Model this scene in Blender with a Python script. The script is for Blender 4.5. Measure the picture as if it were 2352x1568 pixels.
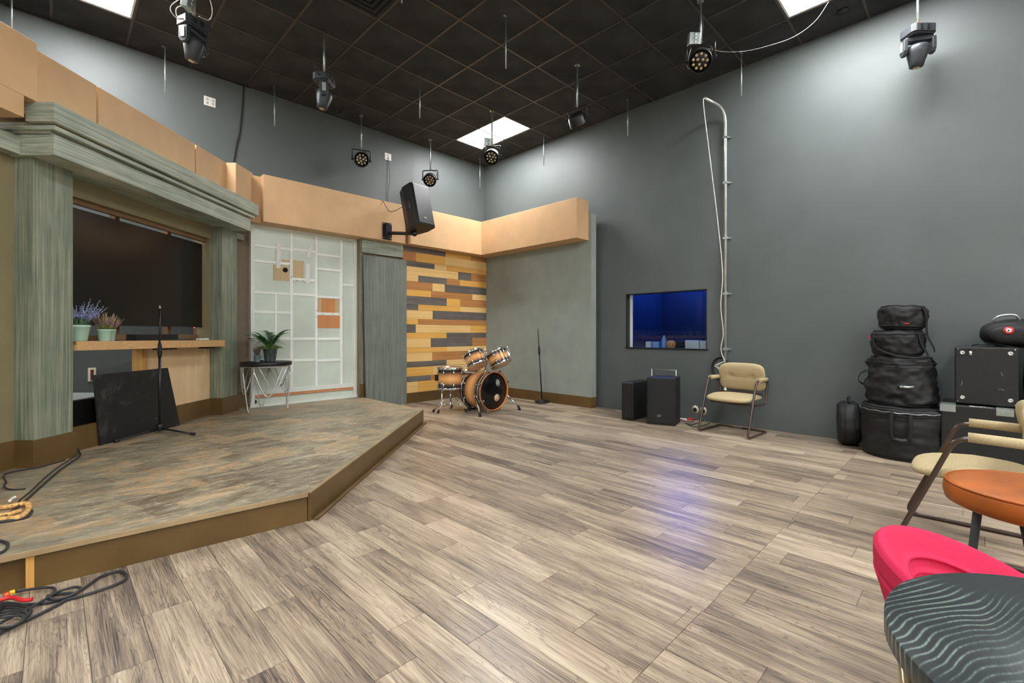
import bpy, bmesh, math, random
from math import sin, cos, pi, radians as rad
from mathutils import Vector, Matrix, Quaternion, noise
random.seed(7)
for o in list(bpy.data.objects): bpy.data.objects.remove(o)
SC = bpy.context.scene
COL = SC.collection
# ------------------------------------------------------------------ camera
CX, CY, CZ, YAW = -6.0545, -6.8733, 1.154, 0.7874
cam = bpy.data.objects.new('camera', bpy.data.cameras.new('camera'))
COL.objects.link(cam); SC.camera = cam
cam.location = (CX, CY, CZ)
cam.rotation_euler = (pi/2, 0, YAW - pi/2)
cam.data.sensor_width = 36; cam.data.lens = 1057.8/2352*36
cam.data.shift_y = -19.4/2352
cam.data.clip_start = 0.05
# ------------------------------------------------------------------ world, exposure
W = bpy.data.worlds.new('world'); SC.world = W; W.use_nodes = True
W.node_tree.nodes['Background'].inputs[0].default_value = (.02, .02, .022, 1)
vs = SC.view_settings
vs.view_transform = 'Standard'; vs.look = 'None'; vs.gamma = 1; vs.exposure = 0.0
try: vs.use_curve_mapping = False
except Exception: pass
LAMP = 57.0        # radiance of the ceiling troffers
H = 4.456          # ceiling height
T = .6096
# blue light of the control booth behind the window
bl = bpy.data.lights.new('booth_lamp', 'AREA'); bl.energy = 52; bl.color = (.02, .13, 1); bl.size = 1.1
blo = bpy.data.objects.new('booth_lamp', bl); COL.objects.link(blo)
blo.location = (1.7, -3.3, 2.42); blo.rotation_euler = (0, rad(20), 0)
# ------------------------------------------------------------------ helpers
F = Vector((cos(YAW), sin(YAW), 0)); R = Vector((sin(YAW), -cos(YAW), 0))
def wp(s, l, z=0): v = Vector((CX, CY, 0)) + F*s + R*l; return Vector((v.x, v.y, z))
def fl(x, y, z=0):      # measured point on a horizontal plane
    d = F + R*(x-1176)/1057.8 + Vector((0, 0, (764.6-y)/1057.8))
    t = (z-CZ)/d.z; return Vector((CX, CY, CZ)) + d*t
def lin(c): return tuple((v/12.92 if v <= .04045 else ((v+.055)/1.055)**2.4) for v in [k/255 for k in c])
class MB:
    def __init__(s): s.v = []; s.f = []; s.sm = []; s.at = []; s.cur = 0.0
    def add(s, vs, fs, smooth=False):
        b = len(s.v); s.v += [Vector(p) for p in vs]
        for f in fs: s.f.append([b+i for i in f]); s.sm.append(smooth); s.at.append(s.cur)
        return s
    def box(s, x0, x1, y0, y1, z0, z1, M=None):
        p = [(x, y, z) for z in (z0, z1) for y in (y0, y1) for x in (x0, x1)]
        if M is not None: p = [M @ Vector(q) for q in p]
        return s.add(p, [(0, 2, 3, 1), (4, 5, 7, 6), (0, 1, 5, 4), (2, 6, 7, 3), (0, 4, 6, 2), (1, 3, 7, 5)])
    def bc(s, c, d, M=None):
        return s.box(c[0]-d[0]/2, c[0]+d[0]/2, c[1]-d[1]/2, c[1]+d[1]/2, c[2]-d[2]/2, c[2]+d[2]/2, M)
    def prism(s, poly, z0, z1, M=None):
        n = len(poly); p = [(x, y, z0) for x, y in poly] + [(x, y, z1) for x, y in poly]
        if M is not None: p = [M @ Vector(q) for q in p]
        return s.add(p, [tuple(range(n-1, -1, -1)), tuple(range(n, 2*n))] + [(i, (i+1) % n, n+(i+1) % n, n+i) for i in range(n)])
    def tube(s, pts, r, n=8, closed=False, r1=None):
        pts = [Vector(p) for p in pts]; m = len(pts); rings = []
        tg = []
        for i in range(m):
            a = pts[(i-1) % m] if (closed or i > 0) else pts[i]; b = pts[(i+1) % m] if (closed or i < m-1) else pts[i]
            d = (b-a); tg.append(d.normalized() if d.length > 1e-9 else Vector((0, 0, 1)))
        up = Vector((0, 0, 1)) if abs(tg[0].z) < .9 else Vector((1, 0, 0))
        nrm = (up - tg[0]*up.dot(tg[0])).normalized(); vs = []
        for i in range(m):
            nrm = (nrm - tg[i]*nrm.dot(tg[i])); nrm = nrm.normalized() if nrm.length > 1e-6 else tg[i].orthogonal().normalized()
            bn = tg[i].cross(nrm); rr = r if r1 is None else r+(r1-r)*i/(m-1)
            if callable(r): rr = r(i/(m-1))
            for k in range(n):
                a = 2*pi*k/n; vs.append(pts[i] + nrm*cos(a)*rr + bn*sin(a)*rr)
        fs = []
        for i in range(m if closed else m-1):
            j = (i+1) % m
            for k in range(n): fs.append((i*n+k, i*n+(k+1) % n, j*n+(k+1) % n, j*n+k))
        s.add(vs, fs, True)
        if not closed:
            b = len(s.v)-m*n
            s.f.append([b+k for k in range(n-1, -1, -1)]); s.sm.append(False); s.at.append(s.cur)
            s.f.append([b+(m-1)*n+k for k in range(n)]); s.sm.append(False); s.at.append(s.cur)
        return s
    def cyl(s, a, b, r, r1=None, n=16): return s.tube([a, b], r, n, r1=r1)
    def lathe(s, prof, n=24, M=None, cap=True):
        vs = []; m = len(prof)
        for r, z in prof:
            for k in range(n): a = 2*pi*k/n; vs.append((r*cos(a), r*sin(a), z))
        if M is not None: vs = [M @ Vector(q) for q in vs]
        fs = [(i*n+k, i*n+(k+1) % n, (i+1)*n+(k+1) % n, (i+1)*n+k) for i in range(m-1) for k in range(n)]
        if cap:
            fs.append(tuple(range(n-1, -1, -1))); fs.append(tuple((m-1)*n+k for k in range(n)))
        return s.add(vs, fs, True)
    def grid(s, fn, nu, nv, cu=False, cv=False, smooth=True):
        vs = [fn(i/(nu if cu else nu-1), j/(nv if cv else nv-1)) for i in range(nu) for j in range(nv)]
        fs = [(i*nv+j, ((i+1) % nu)*nv+j, ((i+1) % nu)*nv+(j+1) % nv, i*nv+(j+1) % nv)
              for i in range(nu if cu else nu-1) for j in range(nv if cv else nv-1)]
        return s.add(vs, fs, smooth)
    def ball(s, c, r, n=12, sc=(1, 1, 1)):
        c = Vector(c)
        return s.grid(lambda u, v: c+Vector((r*sc[0]*cos(2*pi*u)*sin(pi*v), r*sc[1]*sin(2*pi*u)*sin(pi*v), -r*sc[2]*cos(pi*v))), n, n//2+2, cu=True)
    def cushion(s, w, d, h, e=.35, M=None, fn=None, nu=40, nv=18):
        def sg(a, p): return math.copysign(abs(a)**p, a)
        def g(u, v):
            a = 2*pi*u; b = -pi/2+pi*v
            p = Vector((w/2*sg(cos(b), e*1.3)*sg(cos(a), e), d/2*sg(cos(b), e*1.3)*sg(sin(a), e), h/2*sg(sin(b), .8)))
            if fn: p = fn(p)
            return M @ p if M is not None else p
        return s.grid(g, nu, nv, cu=True)
    def xf(s, M, start=0):
        for i in range(start, len(s.v)): s.v[i] = M @ s.v[i]
        return s
    def disp(s, amp, sc, seed=0):
        for i, p in enumerate(s.v):
            n_ = noise.noise_vector(p*sc+Vector((seed*7.1, seed*3.3, 0))); s.v[i] = p+n_*amp
        return s
def mesh_of(mb, name, m, at=False):
    me = bpy.data.meshes.new(name); me.from_pydata([tuple(p) for p in mb.v], [], mb.f)
    me.polygons.foreach_set('use_smooth', mb.sm)
    if at or any(mb.at):
        a = me.attributes.new('rnd', 'FLOAT', 'FACE'); a.data.foreach_set('value', mb.at)
    me.materials.append(m); me.update()
    bm = bmesh.new(); bm.from_mesh(me); bmesh.ops.recalc_face_normals(bm, faces=bm.faces); bm.to_mesh(me); bm.free()
    return me
def obj(name, mb, m, parent=None, bevel=0, world=False, label=None, kind=None, seg=2):
    if parent is None:      # origin at the base centre
        xs = [p.x for p in mb.v]; ys = [p.y for p in mb.v]; z0 = min(p.z for p in mb.v)
        c = Vector(((min(xs)+max(xs))/2, (min(ys)+max(ys))/2, z0))
        mb.v = [p-c for p in mb.v]
    elif world:
        q = parent; I = Matrix.Identity(4)
        while q: I = q.matrix_basis @ I; q = q.parent
        I = I.inverted(); mb.v = [I @ p for p in mb.v]
    o = bpy.data.objects.new(name, mesh_of(mb, name, m)); COL.objects.link(o)
    if parent is None: o.location = c
    else: o.parent = parent
    if bevel:
        b = o.modifiers.new('bevel', 'BEVEL'); b.width = bevel; b.segments = seg; b.limit_method = 'ANGLE'; b.angle_limit = rad(40)
        b.harden_normals = False
    if label: o['label'] = label
    if kind: o['kind'] = kind
    return o
def tag(o, label, cat, group=None, kind=None):
    o['label'] = label; o['category'] = cat
    if group: o['group'] = group
    if kind: o['kind'] = kind
    return o
def thing(name, label, cat, loc=(0, 0, 0), rz=0, group=None, kind=None):
    o = bpy.data.objects.new(name, None); COL.objects.link(o); o.location = loc; o.rotation_euler = (0, 0, rz)
    o.empty_display_size = .1
    return tag(o, label, cat, group, kind)
def copy_tree(o, parent=None):
    c = o.copy(); COL.objects.link(c); c.parent = parent
    for ch in [k for k in bpy.data.objects if k.parent == o]: copy_tree(ch, c)
    return c
def struct(name, mb, m, bevel=0):
    o = obj(name, mb, m, None, bevel); o['kind'] = 'structure'; return o
def cat(pts, n=8, closed=False):     # Catmull-Rom
    P = [Vector(p) for p in pts]; out = []; m = len(P)
    for i in range(m if closed else m-1):
        if closed: a, b, c, d = P[(i-1) % m], P[i], P[(i+1) % m], P[(i+2) % m]
        else: a, b, c, d = P[max(i-1, 0)], P[i], P[i+1], P[min(i+2, m-1)]
        for k in range(n):
            t = k/n; out.append(.5*((2*b)+(c-a)*t+(2*a-5*b+4*c-d)*t*t+(3*b-a-3*c+d)*t**3))
    if not closed: out.append(P[-1])
    return out
def fil(pts, r, n=6):                # polyline with rounded corners
    P = [Vector(p) for p in pts]; out = [P[0]]
    for i in range(1, len(P)-1):
        a = (P[i-1]-P[i]); b = (P[i+1]-P[i]); q = min(r, a.length*.49, b.length*.49)
        A = P[i]+a.normalized()*q; B = P[i]+b.normalized()*q
        for k in range(n+1):
            t = k/n; out.append(A*(1-t)**2+P[i]*2*t*(1-t)+B*t*t)
    return out+[P[-1]]
def Rx(a): return Matrix.Rotation(a, 4, 'X')
def Ry(a): return Matrix.Rotation(a, 4, 'Y')
def Rz(a): return Matrix.Rotation(a, 4, 'Z')
def Tr(*a): return Matrix.Translation(Vector(a if len(a) == 3 else a[0]))
def text_mb(txt, size, M, depth=.002):
    cu = bpy.data.curves.new('t', 'FONT'); cu.body = txt; cu.size = size; cu.extrude = depth; cu.align_x = 'CENTER'; cu.align_y = 'CENTER'
    o = bpy.data.objects.new('t', cu); COL.objects.link(o); dg = bpy.context.evaluated_depsgraph_get(); dg.update()
    me = o.evaluated_get(dg).to_mesh(); mb = MB()
    mb.add([M @ v.co for v in me.vertices], [tuple(p.vertices) for p in me.polygons])
    o.evaluated_get(dg).to_mesh_clear(); bpy.data.objects.remove(o); bpy.data.curves.remove(cu); return mb
# ------------------------------------------------------------------ materials
class NT:
    def __init__(s, name):
        s.m = bpy.data.materials.new(name); s.m.use_nodes = True; s.t = s.m.node_tree; s.b = s.t.nodes['Principled BSDF']
    def n(s, ty, **kw):
        x = s.t.nodes.new(ty)
        for k, v in kw.items():
            if k in x.inputs: x.inputs[k].default_value = v
            else: setattr(x, k, v)
        return x
    def l(s, a, b): s.t.links.new(a, b)
    def co(s, scale=(1, 1, 1), rot=(0, 0, 0), rnd=0):
        t = s.n('ShaderNodeTexCoord'); mp = s.n('ShaderNodeMapping'); mp.inputs['Scale'].default_value = scale; mp.inputs['Rotation'].default_value = rot
        s.l(t.outputs['Object'], mp.inputs['Vector'])
        if rnd:
            a = s.rnd(); m = s.n('ShaderNodeMath', operation='MULTIPLY'); m.inputs[1].default_value = rnd; s.l(a, m.inputs[0]); s.l(m.outputs[0], mp.inputs['Location'])
        return mp.outputs[0]
    def rnd(s):
        a = s.n('ShaderNodeAttribute'); a.attribute_name = 'rnd'; return a.outputs['Fac']
    def noise(s, vec, scale, detail=4, rough=.55, dist=0):
        x = s.n('ShaderNodeTexNoise'); x.inputs['Scale'].default_value = scale; x.inputs['Detail'].default_value = detail
        x.inputs['Roughness'].default_value = rough; x.inputs['Distortion'].default_value = dist; s.l(vec, x.inputs['Vector']); return x.outputs['Fac']
    def ramp(s, fac, stops, interp='LINEAR'):
        r = s.n('ShaderNodeValToRGB'); e = r.color_ramp.elements; r.color_ramp.interpolation = interp
        while len(e) < len(stops): e.new(.5)
        for k, (p, c) in enumerate(stops):
            e[k].position = p; e[k].color = (*lin(c), 1)
        s.l(fac, r.inputs[0]); return r.outputs[0]
    def mix(s, fac, a, b, mode='MIX'):
        x = s.n('ShaderNodeMix', data_type='RGBA', blend_type=mode)
        for sock, v in ((x.inputs[0], fac), (x.inputs[6], a), (x.inputs[7], b)):
            if isinstance(v, (int, float)): sock.default_value = v
            elif isinstance(v, tuple): sock.default_value = (*lin(v), 1)
            else: s.l(v, sock)
        return x.outputs[2]
    def math(s, op, a, b=0.0):
        x = s.n('ShaderNodeMath', operation=op)
        for k, v in ((0, a), (1, b)):
            if isinstance(v, (int, float)): x.inputs[k].default_value = v
            else: s.l(v, x.inputs[k])
        return x.outputs[0]
    def bump(s, h, strength=.3, dist=.002):
        x = s.n('ShaderNodeBump'); x.inputs['Strength'].default_value = strength; x.inputs['Distance'].default_value = dist
        s.l(h, x.inputs['Height']); s.l(x.outputs[0], s.b.inputs['Normal'])
    def fin(s, col, rough=.5, metal=0, spec=.5):
        if isinstance(col, tuple): s.b.inputs['Base Color'].default_value = (*lin(col), 1)
        else: s.l(col, s.b.inputs['Base Color'])
        if isinstance(rough, (int, float)): s.b.inputs['Roughness'].default_value = rough
        else: s.l(rough, s.b.inputs['Roughness'])
        s.b.inputs['Metallic'].default_value = metal; s.b.inputs['Specular IOR Level'].default_value = spec
        return s.m
def paint(name, c, rough=.5, var=.12, spec=.5, sc=3, bump=.15, metal=0):
    t = NT(name); v = t.co(); n = t.noise(v, sc, 5)
    d = tuple(int(k*(1-var)) for k in c); u = tuple(min(255, int(k*(1+var))) for k in c)
    col = t.ramp(n, [(.3, d), (.7, u)])
    if bump: t.bump(t.noise(v, 160, 2), bump, .001)
    return t.fin(col, rough, metal, spec)
def grain(name, stops, axis, rough=.6, fine=60, bump=.5, wob=1.0, rnd=0):
    t = NT(name); sc = [fine]*3; sc[axis] = fine*.018*wob
    if axis < 2: sc[1-axis] = fine*.05*wob
    v = t.co(tuple(sc), rnd=rnd); lowv = t.co((3, 3, 3), rnd=rnd)
    n = t.noise(v, 1, 6, .68, .6); lo = t.noise(lowv, 1, 2)
    f = t.math('ADD', t.math('MULTIPLY', n, .8), t.math('MULTIPLY', lo, .2))
    col = t.ramp(f, stops)
    t.bump(n, bump, .003)
    return t.fin(col, rough)
M = {}
M['wall'] = paint('dark_grey_wall_paint', (87, 93, 92), .52, .05, .42, 1.2, .08)
M['rear'] = paint('pale_bounce_fill_rear_wall', (214, 216, 212), .6, .03)  # unseen walls kept pale so they bounce fill light towards the set
M['set_grey'] = paint('grey_green_wall_paint', (144, 152, 144), .55, .04, .3)
M['olive'] = paint('olive_wall_paint', (133, 122, 92), .6, .04, .3)
M['taupe'] = paint('taupe_wall_paint', (128, 112, 92), .6, .05, .3)
M['tan'] = paint('tan_band_paint', (206, 168, 126), .55, .035, .3)
M['trim'] = paint('brown_trim_paint', (97, 75, 42), .35, .1, .4)
M['trim_l'] = paint('light_trim_edge', (150, 128, 95), .5, .15)
M['tile'] = paint('black_ceiling_tile', (57, 59, 60), .85, .2, .15, 2, .5)
M['bar'] = paint('dark_brown_grid_bar', (68, 61, 55), .38, .05, .5)
M['above'] = paint('black_plenum', (14, 14, 14), .9)
GS = [(.30, (66, 74, 62)), (.42, (102, 111, 94)), (.52, (126, 132, 113)), (.62, (150, 152, 131)), (.72, (176, 171, 148))]
M['gv'] = grain('grey_green_woodgrain_upright', GS, 2, .6, fine=70)
M['gh'] = grain('grey_green_woodgrain_level', [(.30, (92, 104, 92)), (.42, (132, 143, 128)), (.52, (162, 169, 152)), (.62, (188, 191, 172)), (.72, (208, 205, 186))], 0, .6, fine=60)
M['ghy'] = grain('grey_green_woodgrain_cross', GS, 1, .6, fine=75)
M['board'] = grain('grey_woodgrain_board', [(.28, (74, 82, 76)), (.47, (104, 112, 104)), (.62, (128, 131, 120)), (.8, (155, 150, 136))], 2, .6, fine=75)
M['pG'] = grain('grey_plank', [(.3, (72, 66, 62)), (.5, (98, 92, 86)), (.75, (134, 127, 117))], 0, .55, rnd=9)
M['pY'] = grain('honey_plank', [(.3, (206, 148, 66)), (.5, (224, 170, 84)), (.75, (234, 186, 102))], 0, .5, bump=.2, fine=40, rnd=9)
M['pL'] = grain('pale_plank', [(.3, (214, 172, 104)), (.5, (230, 190, 124)), (.75, (238, 204, 142))], 0, .5, bump=.2, fine=40, rnd=9)
M['pB'] = grain('brown_plank', [(.3, (150, 98, 50)), (.5, (180, 124, 70)), (.75, (200, 146, 90))], 0, .5, bump=.3, fine=50, rnd=9)
M['mdf'] = paint('mdf_shelf', (196, 156, 108), .6, .05, .3, 40)
M['mdfd'] = paint('brown_shelf_top', (120, 92, 62), .55, .08)
M['ply'] = grain('birch_plywood', [(.3, (206, 172, 130)), (.55, (222, 190, 148)), (.8, (232, 204, 164))], 2, .6, fine=14, bump=.1, wob=6)
M['pine'] = grain('pine_stud', [(.3, (186, 132, 62)), (.6, (214, 164, 92)), (.8, (226, 182, 112))], 2, .6, fine=30, bump=.1)
M['ply_o'] = grain('orange_plywood', [(.3, (196, 128, 78)), (.6, (212, 146, 94)), (.8, (224, 164, 112))], 2, .7, fine=20, bump=.1)
M['ply_t'] = grain('tan_plywood', [(.3, (196, 168, 128)), (.6, (206, 180, 140)), (.8, (214, 190, 152))], 2, .7, fine=20, bump=.1)
M['white'] = paint('white_paint', (226, 230, 222), .5, .03)
M['whitep'] = paint('white_plastic', (232, 232, 228), .35, .02)
M['bars'] = paint('white_muntin', (246, 249, 244), .5, .03)
M['frost'] = paint('frosted_sheet', (208, 218, 205), .28, .06, .5, 1.5, 0)
M['blackp'] = paint('black_plastic', (22, 22, 23), .42, .15, .5, 20)
M['blackm'] = paint('black_metal', (24, 24, 25), .35, .1, .5, 20, 0)
M['grille'] = paint('black_grille', (27, 27, 27), .5, .25, .4, 300, .6)
M['headp'] = paint('dark_grey_fixture_plastic', (50, 54, 58), .42, .1)
M['boxblk'] = paint('black_cabinet', (22, 21, 22), .5, .3, .4, 9, .4)
M['tolex'] = paint('black_tolex', (20, 19, 18), .55, .25, .5, 60, .8)
M['cloth'] = paint('black_nylon', (17, 17, 18), .62, .25, .45, 25, .7)
M['strap'] = paint('black_webbing', (26, 26, 27), .7, .2, .3, 100, .6)
M['chrome'] = paint('chrome', (205, 208, 208), .14, .03, .5, 3, 0, 1)
M['galv'] = paint('galvanised_steel', (176, 186, 180), .35, .1, .5, 12, 0, .85)
M['steelw'] = paint('brushed_silver', (205, 208, 204), .3, .05, .5, 12, 0, .7)
M['brown_t'] = paint('brown_enamel_tube', (66, 50, 42), .22, .06, .6, 3, 0)
M['rubber'] = paint('black_rubber', (24, 24, 24), .7, .1)
M['cable'] = paint('dark_cable', (46, 48, 50), .5, .1, .4, 10, 0)
M['wcable'] = paint('white_cable', (205, 205, 198), .5, .05, .4, 10, 0)
M['red'] = paint('red_plastic', (205, 34, 40), .4, .05)
M['yellow'] = paint('yellow_plastic', (236, 190, 30), .4, .05)
M['orange'] = paint('orange_plastic', (222, 88, 40), .4, .05)
M['rope'] = paint('tan_rope', (206, 160, 100), .85, .25, .2, 60, 1)
M['dhead'] = paint('black_drum_head', (12, 13, 15), .2, .05, .5, 3, 0)
M['whead'] = paint('coated_drum_head', (214, 176, 142), .5, .04)
M['hoopw'] = paint('orange_hoop_inlay', (206, 130, 66), .3, .06)
M['palm'] = paint('palm_leaf_green', (52, 116, 52), .45, .3, .5, 9)
M['leaf'] = paint('small_leaf_green', (118, 142, 66), .5, .3, .4, 20)
M['stemg'] = paint('grass_stem_green', (160, 160, 104), .6, .2, .3, 30)
M['lav'] = paint('lavender_bloom', (128, 130, 164), .7, .25, .2, 50)
M['lavg'] = paint('sage_leaf', (110, 140, 110), .6, .2, .3, 20)
M['heath'] = paint('heather_bloom', (150, 112, 118), .7, .2, .2, 40)
M['dryp'] = paint('dusty_mauve_sprig', (118, 98, 100), .8, .2, .2, 40)
M['mint'] = paint('mint_glazed_pot', (172, 206, 186), .3, .05)
M['bpot'] = paint('blue_grey_pot', (122, 142, 142), .4, .1)
M['bucket'] = paint('weathered_zinc', (104, 116, 112), .45, .25, .5, 30, .3, .4)
M['pink'] = paint('pink_felt', (192, 40, 76), .85, .05, .2, 300, .5)
M['tweed'] = paint('oatmeal_tweed', (178, 162, 126), .9, .14, .15, 260, .9)
M['leath'] = paint('cognac_leather', (146, 78, 24), .5, .14, .25, 6, .25)
M['wtab'] = paint('champagne_wire', (196, 182, 150), .3, .05, .5, 3, 0, .75)
M['charc'] = paint('charcoal_leg', (58, 62, 62), .5, .05)
M['screen'] = paint('switched_off_screen', (26, 23, 21), .2, .08, .5, 2, 0)
M['cardw'] = paint('white_carton', (214, 222, 224), .6, .04)
M['bluep'] = paint('blue_bottle_plastic', (120, 180, 230), .2, .05)
M['snack'] = paint('orange_snack_bag', (230, 150, 90), .4, .3, .5, 20)
M['hole'] = paint('open_dark_hole', (20, 14, 12), .9)
M['plaster'] = paint('bare_plaster', (206, 196, 176), .9, .15)
def emis(name, c, s):
    t = NT(name); t.b.inputs['Base Color'].default_value = (1, 1, 1, 1); t.b.inputs['Emission Color'].default_value = (*c, 1); t.b.inputs['Emission Strength'].default_value = s
    return t.m
M['troffer'] = emis('lit_diffuser', (.985, .99, 1), LAMP)
M['ledred'] = emis('standby_led', (1, .05, .02), 6)
M['lens'] = paint('amber_led_lens', (196, 180, 140), .25, .15, .6, 60, 0)
t = NT('clear_glass'); gl_ = t.n('ShaderNodeBsdfGlossy'); gl_.inputs['Roughness'].default_value = .01; tr_ = t.n('ShaderNodeBsdfTransparent'); tr_.inputs[0].default_value = (.93, .96, .97, 1)
fr_ = t.n('ShaderNodeFresnel'); fr_.inputs[0].default_value = 1.45; mx_ = t.n('ShaderNodeMixShader'); t.l(fr_.outputs[0], mx_.inputs[0]); t.l(tr_.outputs[0], mx_.inputs[1]); t.l(gl_.outputs[0], mx_.inputs[2])
t.l(mx_.outputs[0], t.t.nodes['Material Output'].inputs[0]); M['glass'] = t.m
t = NT('clear_acrylic'); t.b.inputs['Transmission Weight'].default_value = .9; M['acryl'] = t.fin((225, 235, 232), .05)
# sunburst drum shell: dark edges that fade to maple along the shell axis (local z, height in attribute-free units)
def burst(name, h):
    t = NT(name); c = t.n('ShaderNodeTexCoord'); sp = t.n('ShaderNodeSeparateXYZ'); t.l(c.outputs['Object'], sp.inputs[0])
    a = t.math('ABSOLUTE', t.math('DIVIDE', sp.outputs[2], h/2)); w = t.noise(t.co((40, 40, 1.5)), 1, 4)
    a2 = t.math('ADD', a, t.math('MULTIPLY', t.math('SUBTRACT', w, .5), .12))
    b = t.ramp(a2, [(.10, (228, 168, 104)), (.40, (186, 130, 80)), (.62, (76, 58, 48)), (.82, (34, 30, 28))])
    return t.fin(b, .22)
# vinyl plank floor
def floor_mat():
    t = NT('vinyl_plank'); r = t.rnd()
    fine = t.noise(t.co((240, 3.6, 1), rnd=23), 1, 6, .72, .35)
    mid = t.noise(t.co((34, 1.5, 1), rnd=53), 1, 4, .6, 1.0)
    big = t.noise(t.co((8, 1.2, 1), rnd=37), 1, 2, .5, .6)
    def vein(nz, c, w): return t.math('MAXIMUM', t.math('SUBTRACT', 1.0, t.math('DIVIDE', t.math('ABSOLUTE', t.math('SUBTRACT', nz, c)), w)), 0)
    v1 = t.noise(t.co((13, 1.15, 1), rnd=71), 1, 3, .55, .9); vn = t.math('ADD', t.math('ADD', vein(v1, .5, .012), vein(v1, .56, .010)), t.math('ADD', vein(v1, .44, .010), vein(v1, .62, .012)))
    vn = t.math('MULTIPLY', vn, t.math('ADD', t.math('MULTIPLY', mid, 1.2), -.2))
    f = t.math('ADD', t.math('MULTIPLY', t.math('SUBTRACT', fine, .5), .72), t.math('MULTIPLY', t.math('SUBTRACT', mid, .5), .55))
    f = t.math('ADD', f, t.math('MULTIPLY', t.math('SUBTRACT', big, .5), .5))
    f = t.math('ADD', t.math('SUBTRACT', f, t.math('MULTIPLY', vn, .30)), .52)
    f = t.math('ADD', f, t.math('MULTIPLY', t.math('SUBTRACT', r, .5), .17))
    col = t.ramp(f, [(.24, (72, 62, 56)), (.36, (108, 96, 85)), (.46, (138, 122, 105)), (.55, (159, 142, 121)), (.65, (181, 165, 142)), (.80, (202, 188, 164))])
    st = t.noise(t.co((1.1, 1.1, 1)), 1, 3, .6, .5)
    col = t.mix(t.math('MULTIPLY', t.math('MAXIMUM', t.math('SUBTRACT', st, .56), 0), 1.3), col, (132, 108, 78), 'MULTIPLY')
    t.bump(fine, .12, .001)
    ro = t.math('ADD', t.math('MULTIPLY', fine, .2), .20)
    return t.fin(col, ro, 0, .4)
M['floor'] = floor_mat()
M['joint'] = paint('floor_joint', (96, 88, 78), .8)
def slate_mat():
    t = NT('slate_look_vinyl')
    v = t.co((1.1, 3.6, 1), (0, 0, YAW-pi/2-.12)); v2 = t.co((2.2, 8, 1), (0, 0, YAW-pi/2-.12)); v3 = t.co((16, 46, 1), (0, 0, YAW-pi/2-.2))
    vo = t.n('ShaderNodeTexVoronoi'); vo.inputs['Scale'].default_value = 1.0; vo.distance = 'CHEBYCHEV'; t.l(t.co((2.6, 2.6, 1), (0, 0, YAW+.5)), vo.inputs['Vector'])
    cell = t.n('ShaderNodeSeparateColor'); t.l(vo.outputs['Color'], cell.inputs[0])
    a = t.noise(v, 1.3, 7, .72, 1.6); b = t.noise(v2, 1.5, 7, .75, 1.2); c = t.noise(v3, 1, 6, .75, .8)
    f = t.math('ADD', t.math('MULTIPLY', a, .62), t.math('MULTIPLY', cell.outputs[0], .16)); f = t.math('ADD', f, t.math('MULTIPLY', c, .30))
    col = t.ramp(f, [(.40, (64, 54, 44)), (.47, (112, 92, 70)), (.52, (124, 122, 108)), (.57, (156, 138, 108)), (.605, (196, 144, 94)), (.65, (116, 128, 120)), (.72, (182, 170, 142))])
    col2 = t.ramp(b, [(.34, (84, 68, 52)), (.48, (136, 126, 104)), (.58, (176, 166, 138)), (.7, (220, 208, 176))])
    col = t.mix(.40, col, col2)
    col = t.mix(t.math('MULTIPLY', t.math('MAXIMUM', t.math('SUBTRACT', c, .56), 0), 3.0), col, (226, 216, 190))
    t.bump(c, .35, .002)
    return t.fin(col, t.math('ADD', t.math('MULTIPLY', a, .3), .25), 0, .4)
M['slate'] = slate_mat()
def tabletop_mat():
    t = NT('black_ash_tabletop'); big = t.noise(t.co((2.6, 5.0, 1), (0, 0, .61)), 1, 2, .5, .3)
    sx = t.n('ShaderNodeSeparateXYZ'); t.l(t.co((1, 1, 1), (0, 0, .61)), sx.inputs[0])
    ph = t.math('ADD', t.math('MULTIPLY', sx.outputs[1], 520), t.math('MULTIPLY', big, 70))
    ring = t.math('POWER', t.math('ADD', t.math('MULTIPLY', t.math('SINE', ph), .5), .5), 4)
    br = t.noise(t.co((60, 260, 1), (0, 0, .61)), 1, 5, .75); msk = t.noise(t.co((3, 3, 1)), 1, 2)
    f = t.math('ADD', t.math('MULTIPLY', t.math('MULTIPLY', ring, br), t.math('MULTIPLY', t.math('MAXIMUM', t.math('SUBTRACT', msk, .42), 0), 5.0)), t.math('MULTIPLY', br, .28))
    col = t.ramp(f, [(.1, (36, 42, 43)), (.3, (54, 62, 62)), (.65, (116, 130, 122))])
    t.bump(f, .2, .001)
    return t.fin(col, .4)
M['ttop'] = tabletop_mat()
def scuff(name, c, c2, th=.62):
    t = NT(name); a = t.noise(t.co((4, 4, 4)), 1.4, 6, .75, .8)
    return t.fin(t.ramp(a, [(th-.06, c), (th+.12, c2)]), .5)
M['bboard'] = scuff('scuffed_black_board', (24, 23, 24), (70, 68, 68), .6)
M['spkcab'] = scuff('scuffed_black_speaker', (17, 17, 19), (46, 46, 48), .6)
# ================================================================== ROOM
RX, RY = -12.2, -12.2
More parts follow.
